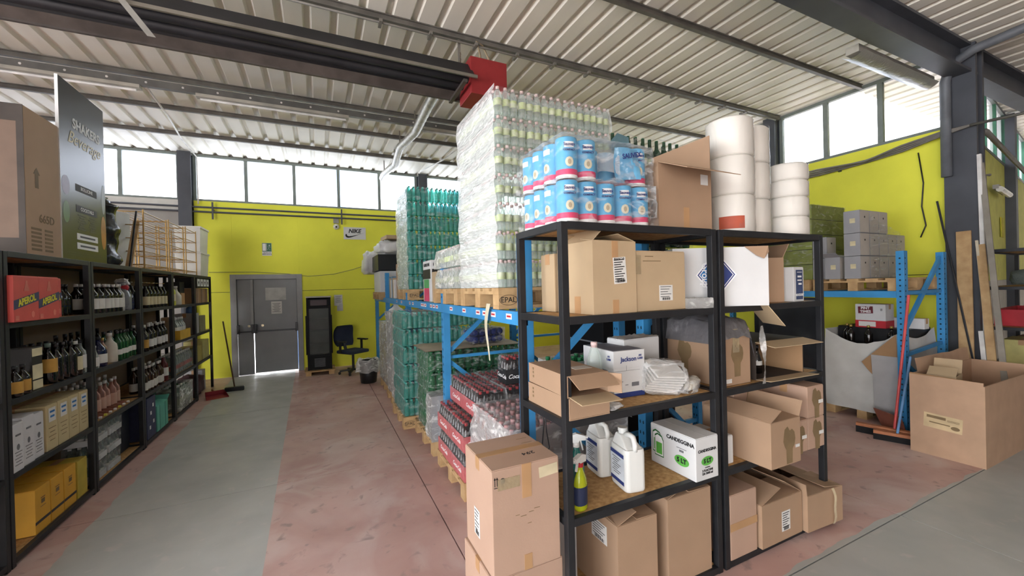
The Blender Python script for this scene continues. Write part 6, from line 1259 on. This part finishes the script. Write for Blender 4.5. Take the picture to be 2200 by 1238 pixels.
p1 = a0 + ad * 2.2 + nn * .05
t = thing('wall_lamp', 'white fluorescent wall lamp on the annex wall', 'lamp', (p1.x, p1.y, 2.95), 8); MB().box(-.45, -.06, 0, .45, 0, .06).build('lamp_body', GREYBOX, t); MB().cyl((-.44, -.07, -.01), (.44, -.07, -.01), .04, n=10).build('diffuser', mat('lamp_white', '#F0F0EE', .3), t)
p1 = a0 + ad * 1.3 + nn * .03
o = MB().tube([(p1.x, p1.y, 1.2), (p1.x, p1.y, 3.1), (p1.x + .3, p1.y + .03, 3.14)], .02, 6).build('wall_conduit', CONDUIT); tag(o, 'brown-grey conduit rising on the pale annex wall', 'conduit')
p1 = a0 + ad * 2.9 + nn * .01
t = thing('yellow_sign', 'small yellow warning sign on the annex wall', 'sign', (p1.x, p1.y, 2.3), 8); MB().box(-.12, -.01, 0, .12, 0, .32).build('sign_plate', YELLOWINK, t)
# ================================================================ HANGING FROM THE ROOF
HB = mat('heater_black', '#26262A', .5, var=.2, scale=3); HBR = mat('heater_brown', '#5B5450', .4, .3, var=.15)
t = thing('radiant_heater', 'long black radiant tube heater hung under the roof', 'heater', (0, 4.2, 3.78))
hx0, hx1 = -5.2, 1.52
pr = [(-.26, .10), (-.10, .30), (.10, .30), (.24, .07)]
b = MB()
for i in range(3):
    (ya, za), (yb, zb) = pr[i], pr[i + 1]
    b.add([(hx0, ya, za), (hx1, ya, za), (hx1, yb, zb), (hx0, yb, zb), (hx0, ya, za + .006), (hx1, ya, za + .006), (hx1, yb, zb + .006), (hx0, yb, zb + .006)], [(0, 1, 2, 3), (7, 6, 5, 4), (0, 4, 5, 1), (3, 2, 6, 7), (1, 5, 6, 2), (0, 3, 7, 4)])
b.build('reflector_hood', HB, t)
MB().box(hx0, -.275, .085, hx1 + .02, -.255, .115).build('hood_lip', mat('galvanised', '#8F8A80', .4, .6), t); MB().box(hx0, .235, .05, hx1, .26, .075).build('hood_lip', HBR, t)
MB().add([(hx0, .16, .12), (hx1, .16, .12), (hx1, .25, .055), (hx0, .25, .055), (hx0, .16, .123), (hx1, .16, .123), (hx1, .25, .058), (hx0, .25, .058)], [(3, 2, 1, 0), (4, 5, 6, 7), (0, 1, 5, 4), (2, 3, 7, 6)]).build('side_skirt', HBR, t)
for y in (-.08, .08): MB().cyl((hx0, y, .16), (hx1 + .05, y, .16), .05, n=14).build('burner_tube', HB, t)
MB().box(1.40, -.24, .04, 1.44, .30, .07).build('tube_bracket', HBR, t)
MB().box(1.50, -.18, -.03, 1.92, .20, .36).build('burner_box', mat('burner_red', '#8E2A2C', .45, var=.06), t, bevel=.006)
for x in (1.44, -1.2): MB().bar((x, 0, .30), (x, 0, .64), .03, .004).build('hanger_strap', CONDUIT, t)
cl = MB()
for k in range(5): cl.cyl((1.45 + (.0 if k % 2 else .004), .0, .33 + .03 * k), (1.45, .0, .355 + .03 * k), .006, n=5)
cl.build('chain', mat('rust_chain', '#6B5A4A', .6, .4), t)
MB().tube([(1.72, .05, .35), (1.68, .0, .50), (1.62, -.06, .60), (1.70, -.02, .60), (1.78, .0, .48), (1.80, .05, .36)], .012, 6).build('gas_hose', mat('hose_tan', '#A09074', .5), t)
o = MB().grid(lambda u, v: (-1.46 + .36 * v + .05 * u, 3.90 - .04 * v, 4.12 - .50 * v), 2, 10).build('hanging_strap', mat('strap_grey', '#8E8C86', .5), fixn=False); tag(o, 'loose pale strap hanging from the black heater', 'strap')
FOIL = mat('foil_duct', '#A7A49B', .35, .5, var=.15, scale=20, bump=.4, bscale=60)
t = thing('flue_duct', 'flexible aluminium flue duct running from the heater to the windows', 'duct')
pts = [(1.34, 4.75, 4.08), (1.36, 5.3, 4.10), (1.41, 6.3, 4.12), (1.34, 7.2, 4.17), (1.42, 8.2, 4.16), (1.33, 9.0, 4.18), (1.38, 9.70, 4.25)]
fp = []
for i in range(len(pts) - 1):
    for q in range(12): fp.append(tuple(Vector(pts[i]).lerp(Vector(pts[i + 1]), q / 12)))
for x_, y_, z_ in pts[:-1]: MB().bar((x_, y_, z_ + .05), (x_, y_, 4.458), .02, .003).build('hanger_strap', CONDUIT, t)
MB().tube(fp, [.062 + .006 * (i % 2) for i in range(len(fp))], 10).build('duct_hose', FOIL, t)
# lighting rail and lamps (switched off)
GR = mat('rail_grey', '#6E6E6B', .45, .2); LB = mat('lamp_cream', '#B3B0A5', .5)
t = thing('lighting_rail', 'long grey lighting rail with bolts under the roof purlin', 'rail', (0, 6.40, 4.255)); MB().box(-6, -.03, 0, 2.6, .03, .085).build('rail_channel', GR, t)
for k in range(24): MB().cyl((-5.8 + .36 * k, -.036, .042), (-5.8 + .36 * k, -.030, .042), .013, n=8).build('bolt', WHITECAP, t)
for k, (x0, x1) in enumerate(((-3.9, -1.9), (-1.35, .46), (1.5, 2.6))):
    t = thing('ceiling_lamp', 'unlit fluorescent lamp body under the lighting rail, %s' % ('nearest the poster', 'middle', 'behind the flue duct')[k], 'lamp', (x0, 6.40, 4.185), 0, 'ceiling lamps'); MB().box(0, -.05, .03, x1 - x0, .05, .068).build('lamp_body', LB, t); MB().cyl((.04, 0, .012), (x1 - x0 - .04, 0, .012), .016, n=8).build('lamp_tube', mat('lamp_white', '#F0F0EE', .3), t)
t = thing('ceiling_lamp', 'long unlit lamp with ragged cover beside the corner column', 'lamp', (5.15, 2.30, 4.02), 0, 'ceiling lamps')
MB().box(0, -.06, .05, 1.75, .06, .13).build('lamp_body', LB, t, bevel=.004); MB().grid(lambda u, v: (1.75 * u, -.10 + .20 * v, .05 - .05 * math.sin(math.pi * v) + .008 * noise.noise((u * 12, v * 3, 0))), 24, 8).build('lamp_cover', clear_mat('lamp_cover', '#B9BAB4', '#8F8F88', .5, .3), t, fixn=False)
for nm, pts in (('thin white conduit across the roof sheets left of the heater duct', [(-1.85, 6.42, 4.26), (-1.95, 7.6, 4.34), (-2.06, 8.7, 4.36), (-2.08, 9.74, 4.36), (-2.08, 9.76, 3.45)]), ('thin white conduit at the far roof near the second column', [(2.5, 6.9, 4.34), (2.4, 8.2, 4.36), (2.15, 9.2, 4.36)])):
    o = MB().tube(pts, .012, 6).build('roof_conduit', WHITECAP); tag(o, nm, 'conduit')
# ---------------------------------------------------------------- lettering becomes plain mesh
dg = bpy.context.evaluated_depsgraph_get()
fonts = [o for o in S.objects if o.type == 'FONT']
made = [(o, bpy.data.meshes.new_from_object(o.evaluated_get(dg), depsgraph=dg)) for o in fonts]
for o, me in made:
    n = o.name.split('.')[0]; par, mb = o.parent, o.matrix_basis.copy()
    bpy.data.objects.remove(o); q = put(n, me, par); q.matrix_basis = mb
